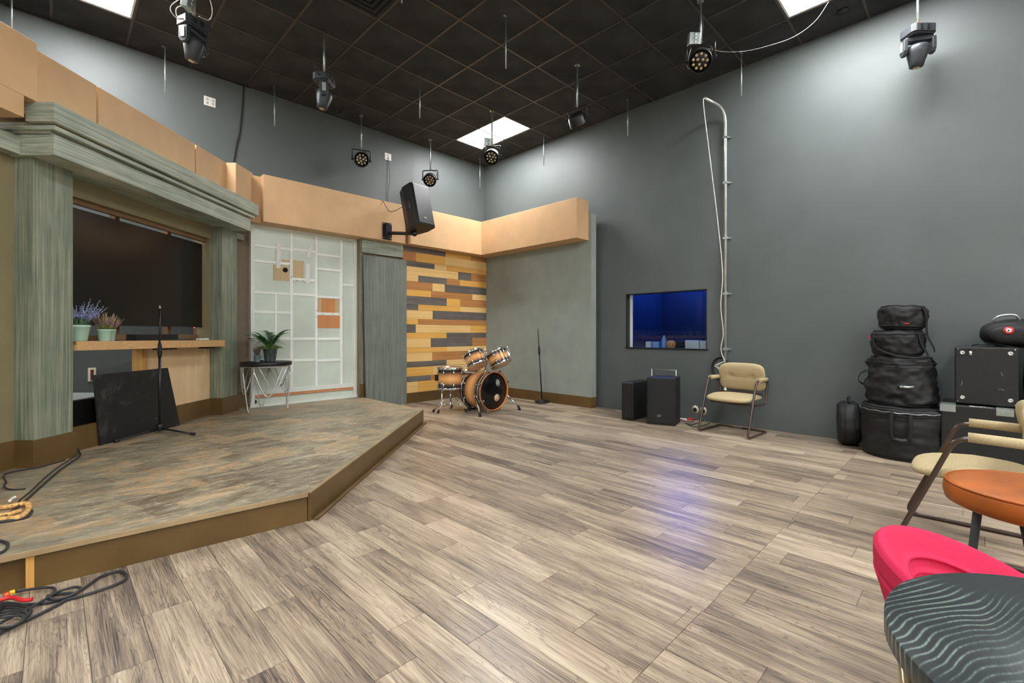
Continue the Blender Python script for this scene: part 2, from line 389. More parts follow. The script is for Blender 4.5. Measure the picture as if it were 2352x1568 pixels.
# floor
fe = thing('floor', 'grey-brown wood-look plank floor', 'floor'); del fe['category']; fe['kind'] = 'structure'
b = MB().box(RX, 0, RY, 0, -.12, -.004); o = obj('subfloor', b, M['joint'], fe)
PW, PL = .1655, .915; SEAM = -6.075
def in_stage(x, y):
    return y > -1.89 and x < -2.9 or (x < -2.9 and y > (x+2.713)*.94-1.85 and y > -3.75)
plk = []
for k in range(-40, 40):
    x0 = -5.963+k*PW; x1 = min(x0+PW, -.001)
    if x0 > -.01 or x1 < RX: continue
    x0 = max(x0, RX)
    off = (k*.367+.13) % 1*PL
    known = {2: -4.80, 3: -4.41, 4: -5.11, 5: -4.91, 7: -5.82, 8: -5.42, 11: -5.72, 12: -5.82}
    if k in known: off = known[k] % PL
    ys = []; y = -15+off
    while y < .9: ys.append(y); y += PL
    ys.append(SEAM); ys = sorted(v for v in ys if RY < v < -.0)
    ys = [RY]+ys+[0]; ys = [ys[0]]+[ys[i] for i in range(1, len(ys)-1) if ys[i]-ys[i-1] > .04]+[0]
    for a_, b_ in zip(ys, ys[1:]):
        xm, ym = (x0+x1)/2, (a_+b_)/2
        if in_stage(xm, ym) and in_stage(xm, a_) : continue
        d = Vector((xm-CX, ym-CY, 0)); s_ = d.dot(F); l_ = d.dot(R)
        vis = s_ > .5 and abs(l_) < s_*1.18+.3
        plk.append((0 if vis else 1, d.length, x0, x1, a_, b_))
plk.sort(key=lambda q: (q[0], q[1]))
rest = MB()
for i, (v_, d_, x0, x1, a_, b_) in enumerate(plk):
    g = .0011; m = MB() if i < 296 else rest
    m.cur = random.random()*.98+.01
    m.box(x0+g, x1-g, a_+g, b_-g, -.004, 0)
    if i < 296: obj('plank', m, M['floor'], fe)
obj('planks', rest, M['floor'], fe, kind='stuff')
# walls
struct('wall_left', MB().box(RX, .15, 0, .15, 0, H+.1), M['wall'])
WY0, WY1, WZ0, WZ1 = -4.405, -3.206, .937, 1.733
m = MB().box(0, .15, RY, WY0, 0, H+.1).box(0, .15, WY1, 0, 0, H+.1).box(0, .15, WY0, WY1, 0, WZ0).box(0, .15, WY0, WY1, WZ1, H+.1)
struct('wall_right', m, M['wall'])
struct('wall_back', MB().box(RX-.15, RX, RY, .15, 0, H+.1), M['rear'])
struct('wall_front', MB().box(RX, .15, RY-.15, RY, 0, H+.1), M['rear'])
# control booth behind the window
m = MB().box(.15, 2.3, -2.6, -2.5, 0, 2.5).box(.15, 2.3, -5.3, -5.2, 0, 2.5).box(2.3, 2.4, -5.3, -2.5, 0, 2.5).box(.15, 2.4, -5.3, -2.5, 2.5, 2.6).box(.15, 2.4, -5.3, -2.5, -.1, 0)
struct('wall_booth', m, paint('booth_paint', (54, 62, 74), .6, .05))
# window
we = thing('window_1', 'control booth window with black frame', 'window'); del we['category']; we['kind'] = 'structure'
we.location = (0, (WY0+WY1)/2, WZ0)
m = MB()
for a_ in ((.0, .14, WY0, WY0+.012, WZ0, WZ1), (.0, .14, WY1-.012, WY1, WZ0, WZ1), (.0, .14, WY0, WY1, WZ1-.012, WZ1), (-.012, .14, WY0-.02, WY1+.01, WZ0-.012, WZ0+.006)): m.box(*a_)
obj('window_frame', m, M['blackm'], we, world=True)
m = MB().box(.09, .105, WY1-.05, WY1-.012, WZ0, WZ1-.01)
obj('window_stop', m, M['cardw'], we, world=True, label='pale strip down the left side')
obj('pane', MB().box(.10, .106, WY0+.012, WY1-.012, WZ0+.006, WZ1-.012), M['glass'], we, world=True)
# booth counter with things on it
m = MB().box(.16, .75, -5.1, -2.7, .90, .93); 
tag(obj('counter', m, M['boxblk']), 'dark counter behind the booth window', 'counter')
def bx(name, c, d, mt, label, cg, rz=0, grp=None, bev=.003):
    m = MB().bc((0, 0, d[2]/2), d, Tr(*c) @ Rz(rz)); o = obj(name, m, M[mt], None, bev); return tag(o, label, cg, grp)
bx('cardboard_carton', (.20, -4.14, .93), (.12, .19, .125), 'cardw', 'left of the two white cartons inside the booth window', 'box', .05, bev=.006)
bx('cardboard_carton', (.20, -4.345, .93), (.12, .18, .12), 'cardw', 'right of the two white cartons inside the booth window', 'box', -.03, bev=.006)
bx('note_card', (.34, -4.38, 1.051), (.01, .09, .10), 'bluep', 'pale blue card propped on top of the right white carton', 'card', .3)
bx('paper_cup', (.20, -3.47, .93), (.07, .08, .10), 'cardw', 'pale box leftmost on the booth counter behind glass', 'box', .2, bev=.008)
bx('tissue_box', (.22, -3.58, .93), (.08, .10, .10), 'bluep', 'light blue box between the pale box and the bottle', 'box', .1, bev=.006)
bx('equipment_box', (.42, -3.93, .93), (.2, .24, .11), 'boxblk', 'black box behind the orange snack bag in the window', 'box', 0, bev=.006)
m = MB().lathe([(.034, 0), (.037, .01), (.037, .12), (.03, .14), (.014, .17), (.014, .19)], 16)
m.xf(Tr(.24, -3.69, .93)); tag(obj('water_bottle', m, M['bluep']), 'blue plastic water bottle standing in the booth window', 'bottle')
m = MB().cushion(.05, .13, .12, .5, Tr(.2, -3.82, .99)); tag(obj('snack_bag', m, M['snack']), 'orange and white snack bag on the window sill', 'bag')
# ceiling ---------------------------------------------------------------
ce = thing('ceiling', 'black lay-in tile ceiling', 'ceiling', (0, 0, H)); del ce['category']; ce['kind'] = 'structure'
LIGHTS = [(-.888, -1.219), (-5.765, -1.219), (-.888, -6.096), (-5.765, -6.096), (-10.64, -6.096), (-5.765, -10.97), (-.888, -10.97), (-10.64, -1.219), (-10.64, -10.97), (-3.326, -8.534), (-3.326, -10.97), (-8.203, -8.534)]  # visible fixtures come first; the unseen rest are added for fill light
def is_light(x, y): return any(abs(x-a) < .31 and abs(y-c) < .62 for a, c in LIGHTS)
VENT = (-3.631-.305-0*T, -2.743)
rest = MB(); tmeshes = []
for q in range(4):
    m = MB(); g = .004; m.box(-T/2+g, T/2-g, -T/2+g, T/2-g, .0, .015); m.cur = q/4; tmeshes.append(mesh_of(m, 'ceiling_tile', M['tile']))
cnt = 0
for i in range(21):
    xc = -.583-T*(i-.5)
    for j in range(20):
        yc = -T*(j+.5)
        if is_light(xc, yc): continue
        if i == 6 and j == 4: VENT = (xc, yc); continue
        if xc-T/2 < RX: continue
        edge = i == 0
        vis = (Vector((xc-CX, yc-CY, 0)).dot(F) > 3.6) and cnt < 290
        if edge or not vis:
            m = MB() if vis else rest
            x1 = min(xc+T/2, 0)-.004
            m.box(xc-T/2+.004, x1, yc-T/2+.004, yc+T/2-.004, 0, .015)
            if vis: obj('ceiling_tile', m, M['tile'], ce); cnt += 1
        else:
            o = bpy.data.objects.new('ceiling_tile', random.choice(tmeshes)); COL.objects.link(o); o.parent = ce; o.location = (xc, yc, 0); cnt += 1
obj('ceiling_tiles', rest, M['tile'], ce, kind='stuff')
for i in range(20):
    x = -.583-T*i
    obj('grid_bar', MB().box(x-.012, x+.012, RY, 0, -.006, 0), M['bar'], ce)
for j in range(1, 21):
    y = -T*j
    obj('grid_bar', MB().box(RX, 0, y-.012, y+.012, -.0065, -.0005), M['bar'], ce)
obj('wall_angle', MB().box(RX, 0, -.02, 0, -.006, 0).box(-.02, 0, RY, 0, -.006, 0), M['tile'], ce)
struct('roof_deck', MB().box(RX-.15, .15, RY-.15, .15, H+.016, H+.12), M['above'])
LBL = ['lit rectangular ceiling light above the far corner', 'lit ceiling light cut off at the upper left, above the stage', 'lit ceiling light cut off at the top right by the moving head']
for i, (x, y) in enumerate(LIGHTS):
    e = thing('ceiling_light', LBL[i] if i < 3 else 'unseen ceiling light added behind the view as fill', 'ceiling light', (x, y, H-.001), 0, 'rectangular ceiling lights' if i < 3 else 'added fill lights behind the view')
    w, l = T/2-.012, T-.012
    m = MB().box(-w, w, -l, -l+.016, .0, .014).box(-w, w, l-.016, l, .0, .014).box(-w, -w+.016, -l+.016, l-.016, .0, .014).box(w-.016, w, -l+.016, l-.016, .0, .014)
    obj('frame', m, M['whitep'], e)
    obj('diffuser', MB().box(-w+.014, w-.014, -l+.014, l-.014, .004, .012), M['troffer'], e)
# vent
e = thing('ceiling_vent', 'black square stepped air diffuser at the top edge', 'vent', (VENT[0], VENT[1], H))
for k, s_ in enumerate((.29, .23, .17, .11)):
    z = -.004-.006*0; m = MB(); w = .03
    zz = -.012-.002*k
    for (a0, a1, b0, b1) in ((-s_, s_, -s_, -s_+w), (-s_, s_, s_-w, s_), (-s_, -s_+w, -s_+w, s_-w), (s_-w, s_, -s_+w, s_-w)): m.box(a0, a1, b0, b1, zz, zz+.006)
    obj('louvre', m, M['tile'], e)
obj('core', MB().box(-.29, .29, -.29, .29, -.006, 0), M['above'], e)
# ================================================================== STAGE
SZ = .177
P1, P2 = (-2.713, -1.894), (-4.95, -3.99)
dirx = Vector((-1.164, .105)).normalized()
P3 = (P2[0]+dirx.x*1.17, P2[1]+dirx.y*1.17); P4 = (P2[0]+dirx.x*4.2, P2[1]+dirx.y*4.2)
st = thing('stage', 'low stage platform with slate-look vinyl top and brown fascia', 'stage', (-4.9, -2, 0))
poly = [(-2.713, -.101), P1, P2, P4, (P4[0], -.101)]
obj('deck', MB().prism([(x, y) for x, y in poly][::-1], SZ-.024, SZ), M['slate'], st, world=True)
def slab(p, q, z0, z1, th, off=0):    # upright board along p-q; th to the room side (right of p->q)
    p = Vector((p[0], p[1], 0)); q = Vector((q[0], q[1], 0)); d = (q-p).normalized(); n = Vector((d.y, -d.x, 0))
    a, b_, c, d_ = p+n*off, q+n*off, q+n*(off+th), p+n*(off+th)
    return MB().prism([(v.x, v.y) for v in (a, b_, c, d_)], z0, z1)
obj('fascia', slab((-2.722, -.30), (-2.722, -1.886), 0, SZ-.003, -.018), M['trim'], st, .002, world=True)
obj('fascia', slab(P2, P1, 0, SZ-.002, .016), M['trim'], st, .002, world=True)
obj('fascia', slab(P3, P2, 0, SZ-.026, .008, -.014), M['trim'], st, .002, world=True)
obj('fascia', slab(P4, P3, 0, SZ-.026, .008, -.05), M['trim'], st, .002, world=True)
obj('edge_strip', slab(P4, P2, SZ-.024, SZ+.003, .010), M['trim_l'], st, .002, world=True)
obj('edge_strip', slab(P2, P1, SZ-.006, SZ+.004, .018), M['trim_l'], st, .002, world=True)
obj('shoe_moulding', slab((P2[0]+.02, P2[1]), (P1[0]+.02, P1[1]), 0, .02, .026, .017), M['trim'], st, .006, world=True)
obj('end_block', slab((P3[0]-.028, P3[1]+.002), P3, 0, SZ-.026, .040, -.045), M['pine'], st, .002, world=True, label='raw particleboard end of the fascia')
# ================================================================== SET (frame aligned with the alcove wall)
def tvo(name, label, cg, s, l, z=0, group=None, kind=None):
    p = wp(s, l, z); return thing(name, label, cg, (p.x, p.y, p.z), YAW, group, kind)
MT = Tr(CX, CY, 0) @ Rz(YAW)
def sb(m, s0, s1, l0, l1, z0, z1): return m.box(s0, s1, -l1, -l0, z0, z1, MT)
def one(name, m, mt, label, cg, bevel=0, group=None, kind=None, rz=0):   # single-mesh thing with its own local frame
    xs = [p.x for p in m.v]; ys = [p.y for p in m.v]; c = Vector(((min(xs)+max(xs))/2, (min(ys)+max(ys))/2, min(p.z for p in m.v)))
    I = (Tr(c) @ Rz(rz)).inverted(); m.v = [I @ p for p in m.v]
    o = bpy.data.objects.new(name, mesh_of(m, name, mt)); COL.objects.link(o); o.location = c; o.rotation_euler = (0, 0, rz)
    if bevel:
        bv = o.modifiers.new('bevel', 'BEVEL'); bv.width = bevel; bv.segments = 2; bv.limit_method = 'ANGLE'
    if label: tag(o, label, cg, group)
    if kind: o['kind'] = kind
    return o
LW = -3.61
# alcove wall pieces (structure)
m = MB(); sb(m, 1.2, 3.34, LW-.12, LW, SZ, 2.6)
one('wall_alcove_left', m, M['olive'], None, None, 0, None, 'structure', YAW)
m = MB(); sb(m, 3.6, 5.55, LW-.04, LW, 2.28, 2.6)
one('trim_1', m, M['olive'], None, None, .002, None, 'structure', YAW)
m = MB(); sb(m, 5.5, 5.56, LW-.16, LW, SZ, 2.28)
one('trim_2', m, M['olive'], None, None, .002, None, 'structure', YAW)
m = MB(); sb(m, 3.34, 5.52, LW-.04, LW+.012, SZ, .375)
one('baseboard_alcove', m, M['trim'], None, None, .002, None, 'structure', YAW)
m = MB(); sb(m, 1.2, 3.34, LW, LW+.014, SZ, .378)
one('baseboard_left', m, M['trim'], None, None, .002, None, 'structure', YAW)
# columns
def column(s0, s1, lf, lb, label):
    e = tvo('column', label, 'column', (s0+s1)/2, lf, SZ, 'columns beside the screen')
    m = MB(); sb(m, s0, s1, lb, lf, SZ, 2.432); obj('shaft', m, M['gv'], e, .003, world=True)
    m = MB(); sb(m, s0-.014, s1+.014, lb, lf+.014, SZ, .378); obj('base_trim', m, M['trim'], e, .002, world=True)
column(3.34, 3.641, -3.47, -3.62, 'grey-green wood-grain column left of the large screen')
column(5.511, 5.817, -3.47, -3.66, 'grey-green wood-grain column right of the large screen')
# entablature
en = tvo('entablature', 'stepped grey-green wood-grain beam across the columns', 'beam', 4.5, -3.28, 2.43)
m = MB(); sb(m, 3.30, 5.78, -3.66, -3.28, 2.432, 2.58); obj('lower_beam', m, M['gh'], en, .003, world=True)
m = MB(); sb(m, 3.29, 5.79, -3.66, -3.30, 2.58, 2.66); sb(m, 3.30, 5.78, -3.66, -3.30, 2.43, 2.44); obj('core', m, M['gh'], en, 0, world=True)
m = MB(); sb(m, 3.267, 5.813, -3.62, -3.247, 2.598, 2.630); obj('moulding', m, M['gh'], en, .002, world=True)
m = MB(); sb(m, 3.235, 5.845, -3.42, -3.215, 2.642, 2.779); obj('fascia', m, M['gh'], en, .003, world=True)
m = MB(); sb(m, 1.2, 3.30, -3.66, -3.52, 2.432, 2.56); one('side_beam', m, M['gh'], 'grey-green wood-grain beam left of the column, below the tan band', 'beam', .003, None, None, YAW)
m = MB(); sb(m, 5.81, 6.02, -3.56, -3.50, 2.36, 2.43); one('stub_beam', m, M['gh'], 'short grey-green beam between right column and frosted panel', 'beam', .002, None, None, YAW)
# tan bands
B0, B1 = 2.583, 3.19
def band(s0, s1, lf, label, lb=-3.75, z0=B0, z1=B1):
    m = MB(); sb(m, s0, s1, lb, lf, z0, z1); one('tan_band', m, M['tan'], label, 'wall panel', .004, 'tan panels along the top of the set', None, YAW)
band(1.2, 3.236, -3.337, 'tan band panel at the left edge of the photo, standing proud', z0=2.778)
m = MB(); sb(m, 1.2, 3.150, -3.75, -3.338, 2.628, 2.777); one('tan_ledge', m, M['tan'], 'lower tan strip under the leftmost tan band', 'wall panel', 0, None, None, YAW)
band(3.24, 3.787, -3.416, 'narrow tan band panel second from the left edge', z0=2.70)
band(3.806, 4.964, -3.416, 'wide tan band panel above the middle of the screen', z0=2.70)
band(4.982, 5.50, -3.416, 'tan band panel above the right end of the screen', z0=2.70)
band(5.503, 5.86, -3.30, 'narrow tan box stepping forward above the right column')
m = MB().box(-4.148, -2.06, -.448, -.03, B0, B1); one('tan_band', m, M['tan'], 'long tan band panel above the frosted panel, behind the speaker', 'wall panel', .004, 'tan panels along the top of the set')
m = MB().box(-2.06, -2.0, -.38, -.03, B0, B1-.01); one('band_filler', m, M['tan'], 'narrow recessed tan strip behind the loudspeaker, right of the long band', 'wall panel')
m = MB().box(-4.28, -4.148, -.34, -.03, B0, B1-.01); one('band_filler', m, M['tan'], 'narrow recessed tan strip left of the long band', 'wall panel')
m = MB().box(-2.0, -.498, -.50, -.03, B0, B1); one('tan_band', m, M['tan'], 'tan band panel above the coloured plank wall', 'wall panel', .004, 'tan panels along the top of the set')
m = MB().box(-.4975, -.2, -2.669, -.5, B0, B1).box(-.497, -.2, -.5, -.03, B0, B1); one('tan_band', m, M['tan'], 'tan band panel over the grey side wall, right of the corner', 'wall panel', .004, 'tan panels along the top of the set')
# set walls
struct('wall_set_right', MB().box(-.2, -.07, -2.72, -.02, 0, 3.0), M['set_grey'])
struct('baseboard_right', MB().box(-.212, -.07, -2.722, -.31, 0, .165).box(-.212, -.2, -2.732, -2.722, 0, .165), M['trim'])
struct('wall_set_back', MB().box(-4.62, -2.04, -.10, -.02, SZ, 2.6).box(-2.711, -.2, -.285, -.02, 0, 2.6).box(-2.76, -2.711, -.285, -.02, SZ, 2.6), M['taupe'])
struct('baseboard_back', MB().box(-4.6, -4.228, -.116, -.10, SZ, .378).box(-2.76, -2.60, -.30, -.285, SZ, .378), M['trim'])
struct('baseboard_plank', MB().box(-2.03, -.212, -.315, -.285, 0, .165), M['trim'])
# brown return wall visible between right column and panel
m = MB(); sb(m, 5.80, 5.98, -3.72, -3.60, SZ, 2.6); one('wall_return', m, M['taupe'], None, None, 0, None, 'structure', YAW)
m = MB().box(-2.76, -2.715, -.30, -.285, .378, 2.6); one('wall_strip', m, M['gv'], 'grey-green wood-grain strip beside the frosted panel', 'wall panel')
# planks
pw = thing('plank_wall', 'wall of mixed grey, honey, pale and brown planks behind the drums', 'wall', (-1.1, -.285, .165))
zs = [2.585, 2.50, 2.346, 2.258, 2.122, 2.008, 1.871, 1.762, 1.626, 1.53, 1.383, 1.288, 1.146, 1.053, .895, .808, .658, .565, .412, .322, .165]
zs = [2.585]+[2.498-(2.498-.165)*v for v in [0, .0655, .1035, .163, .209, .267, .3135, .3715, .412, .4745, .515, .5735, .6145, .680, .7175, .780, .8195, .884, .9225, 1.0]]
rows = ['G1237 Y1391 B', 'B1058 Y1232 L', 'G1170 L1243 Y', 'L1313 G1390 B', 'L1073 G1243 B1322 Y', 'B1158 L1232 G', 'Y1150 B1397 L', 'G1243 Y1325 B', 'G1072 Y1323 L',
        'L1160 G', 'Y1072 B', 'G1058 L1388 Y', 'Y1244 G', 'L1148 G1397 B', 'Y1244 L', 'L1158 B', 'G1243 L', 'Y1163 L', 'G1147 B', 'L1072 Y']
def plX(zx):
    px = 550+zx/2.613; d = F+R*(px-1176)/1057.8; return CX+d.x*(-.30-CY)/d.y
for r_, row in enumerate(rows):
    z1, z0 = zs[r_], zs[r_+1]; x = -2.03
    for tok in row.split():
        x1 = plX(float(tok[1:])) if len(tok) > 1 else -.201
        m = MB(); m.cur = random.random(); th = .300+random.random()*.004
        m.box(x+.001, x1-.001, -th, -.285, z0+.001, z1-.001)
        obj('plank', m, M['p'+tok[0]], pw, .001, world=True, seg=1); x = x1
# board leaning + beam above
m = MB().prism([(-2.735, 2.335), (-1.985, 2.335), (-1.985, 0.0), (-2.69, 0.0)], .345, .363, Rx(pi/2) )
tag(obj('grain_board', m, M['board'], None, .002), 'tall grey-green wood-grain board leaning between frosted panel and planks', 'board')
m = MB().box(-2.745, -2.035, -.335, -.285, 2.375, 2.583)
tag(obj('cross_beam', m, M['gh'], None, .002), 'short level grey wood-grain board above the tall grey board', 'board')
# frosted panel ----------------------------------------------------------
fp = thing('frosted_panel', 'white gridded panel with frosted sheets and torn openings', 'wall panel', (-3.49, -.15, SZ))
def PX(zx):
    px = 550+zx/2.613; d = F+R*(px-1176)/1057.8; return CX+d.x*(-.2-CY)/d.y
def PZ(zx, zy):
    px = 550+zx/2.613; py = 380+zy/2.613; X = PX(zx); s_ = (Vector((X-CX, -.2-CY, 0))).dot(F); return CZ+(764.6-py)/1057.8*s_
xb = [PX(v) for v in (68, 93, 305, 322, 455, 470, 605, 620, 685, 710)]
ZT, ZB = 2.60, .335
m = MB().box(xb[0], xb[1], -.2, -.1, .19, ZT).box(xb[8], xb[9], -.2, -.1, .19, ZT).box(xb[1], xb[8], -.2, -.15, ZT-.06, ZT).box(xb[1], xb[8], -.2, -.15, ZB, ZB+.06).box(xb[0], xb[9], -.215, -.1, SZ, SZ+.035)
obj('frame', m, M['white'], fp, .002, world=True)
for a_, b_ in ((2, 3), (4, 5), (6, 7)):
    obj('muntin', MB().box(xb[a_], xb[b_], -.196, -.16, ZB+.06, ZT-.06), M['bars'], fp, .003, world=True)
cols = [(1, 2, [490, 580, 765, 880, 1040, 1168]), (3, 4, [510, 685, 775, 1040, 1168]), (5, 6, [540, 625, 790, 890, 1040, 1168]), (7, 8, [718])]
panes = []
for a_, b_, hs in cols:
    zc = [ZT-.06]+[PZ((68+710)/2 if False else {1: 200, 3: 390, 5: 540, 7: 650}[a_], h) for h in hs]+[ZB+.06]
    for i, h in enumerate(zc[1:-1]): obj('muntin', MB().box(xb[a_], xb[b_], -.194, -.16, h-.018, h+.018), M['bars'], fp, .003, world=True)
    for i in range(len(zc)-1):
        z1 = zc[i]-(.018 if i else 0); z0 = zc[i+1]+(.018 if i < len(zc)-2 else 0); xl, xr = xb[a_], xb[b_]
        if a_ == 1 and i in (3, 4):
            xm = PX(220); obj('muntin', MB().box(xm-.016, xm+.016, -.192, -.16, z0, z1), M['bars'], fp, .003, world=True)
            panes += [(xl, xm-.016, z0, z1), (xm+.016, xr, z0, z1)]
        else: panes.append((xl, xr, z0, z1))
for (xl, xr, z0, z1) in panes: obj('pane', MB().box(xl, xr, -.181, -.175, z0, z1), M['frost'], fp, world=True)
obj('wood_strip', MB().box(xb[1], xb[8], -.195, -.15, ZB-.035, ZB-.003), M['ply_o'], fp, world=True)
obj('lower_sheet', MB().box(xb[1], xb[8], -.165, -.155, SZ+.03, ZB-.03), M['frost'], fp, world=True)
def pan_rect(x0, y0, x1, y1, th0, th1):   # rectangle given in measured zoom coordinates
    X0, X1 = PX(x0), PX(x1); Z1, Z0 = PZ((x0+x1)/2, y0), PZ((x0+x1)/2, y1)
    return MB().box(X0, X1, -th1, -th0, Z0, Z1)
obj('plywood_patch', pan_rect(472, 797, 602, 886, .181, .184), M['ply_t'], fp, world=True)
obj('plywood_patch', pan_rect(496, 797, 576, 886, .184, .189), M['ply_o'], fp, world=True)
obj('plywood_patch', pan_rect(472, 900, 606, 975, .181, .188), M['ply_o'], fp, world=True)
obj('plywood_patch', pan_rect(205, 598, 302, 690, .181, .186), M['ply_t'], fp, world=True)
obj('plywood_patch', pan_rect(255, 565, 303, 588, .181, .186), M['ply_t'], fp, world=True)
obj('plywood_patch', pan_rect(323, 570, 388, 680, .181, .186), M['ply_t'], fp, world=True)
cx_, cz_ = PX(277), PZ(277, 626)
obj('cable_hole', MB().lathe([(.033, 0), (.033, .004)], 20, Tr(cx_, -.187, cz_) @ Rx(pi/2)), M['hole'], fp, world=True)
cx_, cz_ = PX(95), PZ(95, 1400)
obj('cable_hole', MB().lathe([(.028, 0), (.028, .004)], 20, Tr(cx_, -.166, .245) @ Rx(pi/2)), M['hole'], fp, world=True)
for (x0, y0, x1, y1, a_) in ((222, 467, 248, 614, .02), (398, 590, 424, 706, -.01), (303, 520, 320, 690, 0), (412, 476, 434, 550, .28)):
    m = pan_rect(x0, y0, x1, y1, .197, .199 if a_ else .201); c = sum(m.v, Vector())/8; m.xf(Tr(c) @ Ry(a_) @ Rx(.03) @ Tr(-c))
    obj('tape_strip', m, M['whitep'], fp, world=True)
m = MB()
for sx, sy in ((303, 596), (312, 545), (312, 625), (312, 668), (345, 690), (380, 690), (462, 870), (462, 910), (500, 890), (560, 890), (600, 890)):
    m.lathe([(.006, 0), (.006, .003)], 8, Tr(PX(sx), -.1965, PZ(sx, sy)) @ Rx(pi/2))
obj('screws', m, M['blackm'], fp, world=True, kind='stuff')
# ================================================================== SCREEN, SHELF
tv = tvo('television', 'very large switched-off television between the grey columns', 'television', 4.67, -3.70, 1.215)
m = MB(); sb(m, 3.78, 5.555, -3.735, -3.705, 1.225, 2.215); obj('casing', m, M['blackm'], tv, .003, world=True)
m = MB(); sb(m, 3.79, 5.548, -3.7055, -3.7015, 1.238, 2.207); obj('screen', m, M['screen'], tv, world=True)
m = MB(); sb(m, 3.78, 5.555, -3.705, -3.698, 1.222, 1.236); obj('bezel', m, M['grille'], tv, world=True)
m = MB(); sb(m, 5.36, 5.364, -3.704, -3.696, 1.215, 1.222); obj('standby_light', m, M['ledred'], tv, world=True)
sf = tvo('stud_frame', 'brown timber stud frame behind the television', 'frame', 4.6, -3.78, .4)
m = MB(); sb(m, 3.3, 5.52, -3.69, LW-.04, 2.236, 2.34); obj('top_rail', m, M['mdfd'], sf, .002, world=True)
for s0 in (3.72, 4.40, 5.07, 5.56):
    m = MB(); sb(m, s0, s0+.05, -3.85, -3.79, 1.05, 2.32); obj('stud', m, M['mdfd'], sf, .002, world=True)
m = MB(); sb(m, 3.5, 5.56, -3.79, -3.75, 1.087, 1.135); obj('ledge_rail', m, M['mdfd'], sf, .002, world=True)
# shelf
sh = tvo('shelf', 'long tan shelf below the television', 'shelf', 4.55, -3.45, 1.01)
def shq(s, l0, z): return wp(s, l0, z)
def sheet(ptsA, ptsB):   # hexa from two quads
    return MB().add(list(ptsA)+list(ptsB), [(0, 1, 2, 3), (7, 6, 5, 4), (0, 4, 5, 1), (1, 5, 6, 2), (2, 6, 7, 3), (3, 7, 4, 0)])
def shelfbox(l0a, l0b, l1, za0, za1, zb0, zb1, s0=3.655, s1=5.45):
    return sheet([wp(s0, l0a, za0), wp(s1, l0b, zb0), wp(s1, l1, zb0), wp(s0, l1, za0)], [wp(s0, l0a, za1), wp(s1, l0b, zb1), wp(s1, l1, zb1), wp(s0, l1, za1)])
obj('front_board', shelfbox(-3.447, -3.395, -3.49, 1.014, 1.089, .996, 1.0705), M['mdf'], sh, .002, world=True)
obj('shelf_top', shelfbox(-3.46, -3.41, -3.76, 1.06, 1.087, 1.043, 1.068), M['mdfd'], sh, 0, world=True)
for q in ((4.62, 4.80, .985, 1.008), (5.3, 5.42, .975, 1.0)):
    m = MB(); sb(m, q[0], q[1], -3.605, -3.49, q[2], q[3]); obj('bracket', m, M['blackm'], sh, world=True)
m = MB(); sb(m, 4.56, 5.5, LW-.02, LW, .375, 1.04); one('plywood_panel', m, M['ply'], 'pale plywood sheet under the shelf beside the right column', 'panel', .001, None, None, YAW)
m = MB(); sb(m, 4.50, 4.555, LW-.105, LW-.005, SZ, 1.04); one('pine_stud', m, M['pine'], 'knotty pine stud at the left edge of the plywood sheet', 'post', .003, None, None, YAW)
m = MB(); sb(m, 3.3, 4.5, -4.3, -3.80, SZ-.1, .565); one('storage_trunk', m, M['boxblk'], 'black trunk in the gap behind the leaning black board', 'trunk', .006, None, None, YAW)
m = MB(); sb(m, 3.3, 4.5, -4.28, -3.82, .566, .572); one('trunk_cover', m, M['set_grey'], 'grey sheet lying on the black trunk behind the board', 'sheet', .001, None, None, YAW)
# things on the shelf
m = MB(); sb(m, 4.32, 4.86, -3.62, -3.52, 1.085, 1.142); sb(m, 4.30, 4.88, -3.63, -3.51, 1.083, 1.088)
o = one('media_player', m, M['blackp'], 'flat black media player box on the shelf', 'electronics', .003, None, None, YAW)
m = MB(); sb(m, 5.16, 5.32, -3.54, -3.50, 1.076, 1.094); one('carton', m, M['whitep'], 'small white carton at the right end of the shelf', 'box', .002, None, None, YAW+.1)
def pot(mt, r, h, parent, ribs=0):
    n = 32; prof = [(r*.72, 0), (r*.76, .004), (r*.98, h*.86), (r*1.02, h*.87), (r*1.02, h), (r*.94, h), (r*.9, h*.8)]
    m = MB(); m.grid(lambda u, v: (lambda q: Vector((q[0]*cos(2*pi*u)*(1+ribs*cos(16*2*pi*u)), q[0]*sin(2*pi*u)*(1+ribs*cos(16*2*pi*u)), q[1])))(prof[min(int(round(v*6)), 6)]), n*2, 7, cu=True)
    m.lathe([(r*.7, 0), (r*.7, .003)], 20); obj('pot', m, M[mt], parent)
    obj('soil', MB().lathe([(r*.9, h*.8), (r*.9, h*.82)], 20), M['rubber'], parent)
def blade(m, p, d, L, w, droop=.3, n=4):
    d = Vector(d).normalized(); side = d.cross(Vector((0, 0, 1))); side = side.normalized() if side.length > .01 else Vector((1, 0, 0)); vs = []
    for i in range(n+1):
        t_ = i/n; c = Vector(p)+d*L*t_-Vector((0, 0, 1))*droop*L*t_*t_; ww = w*(1-t_)**.7*(.5+min(t_*2, .5))
        vs += [c-side*ww/2, c+side*ww/2]
    m.add(vs, [(2*i, 2*i+1, 2*i+3, 2*i+2) for i in range(n)], True)
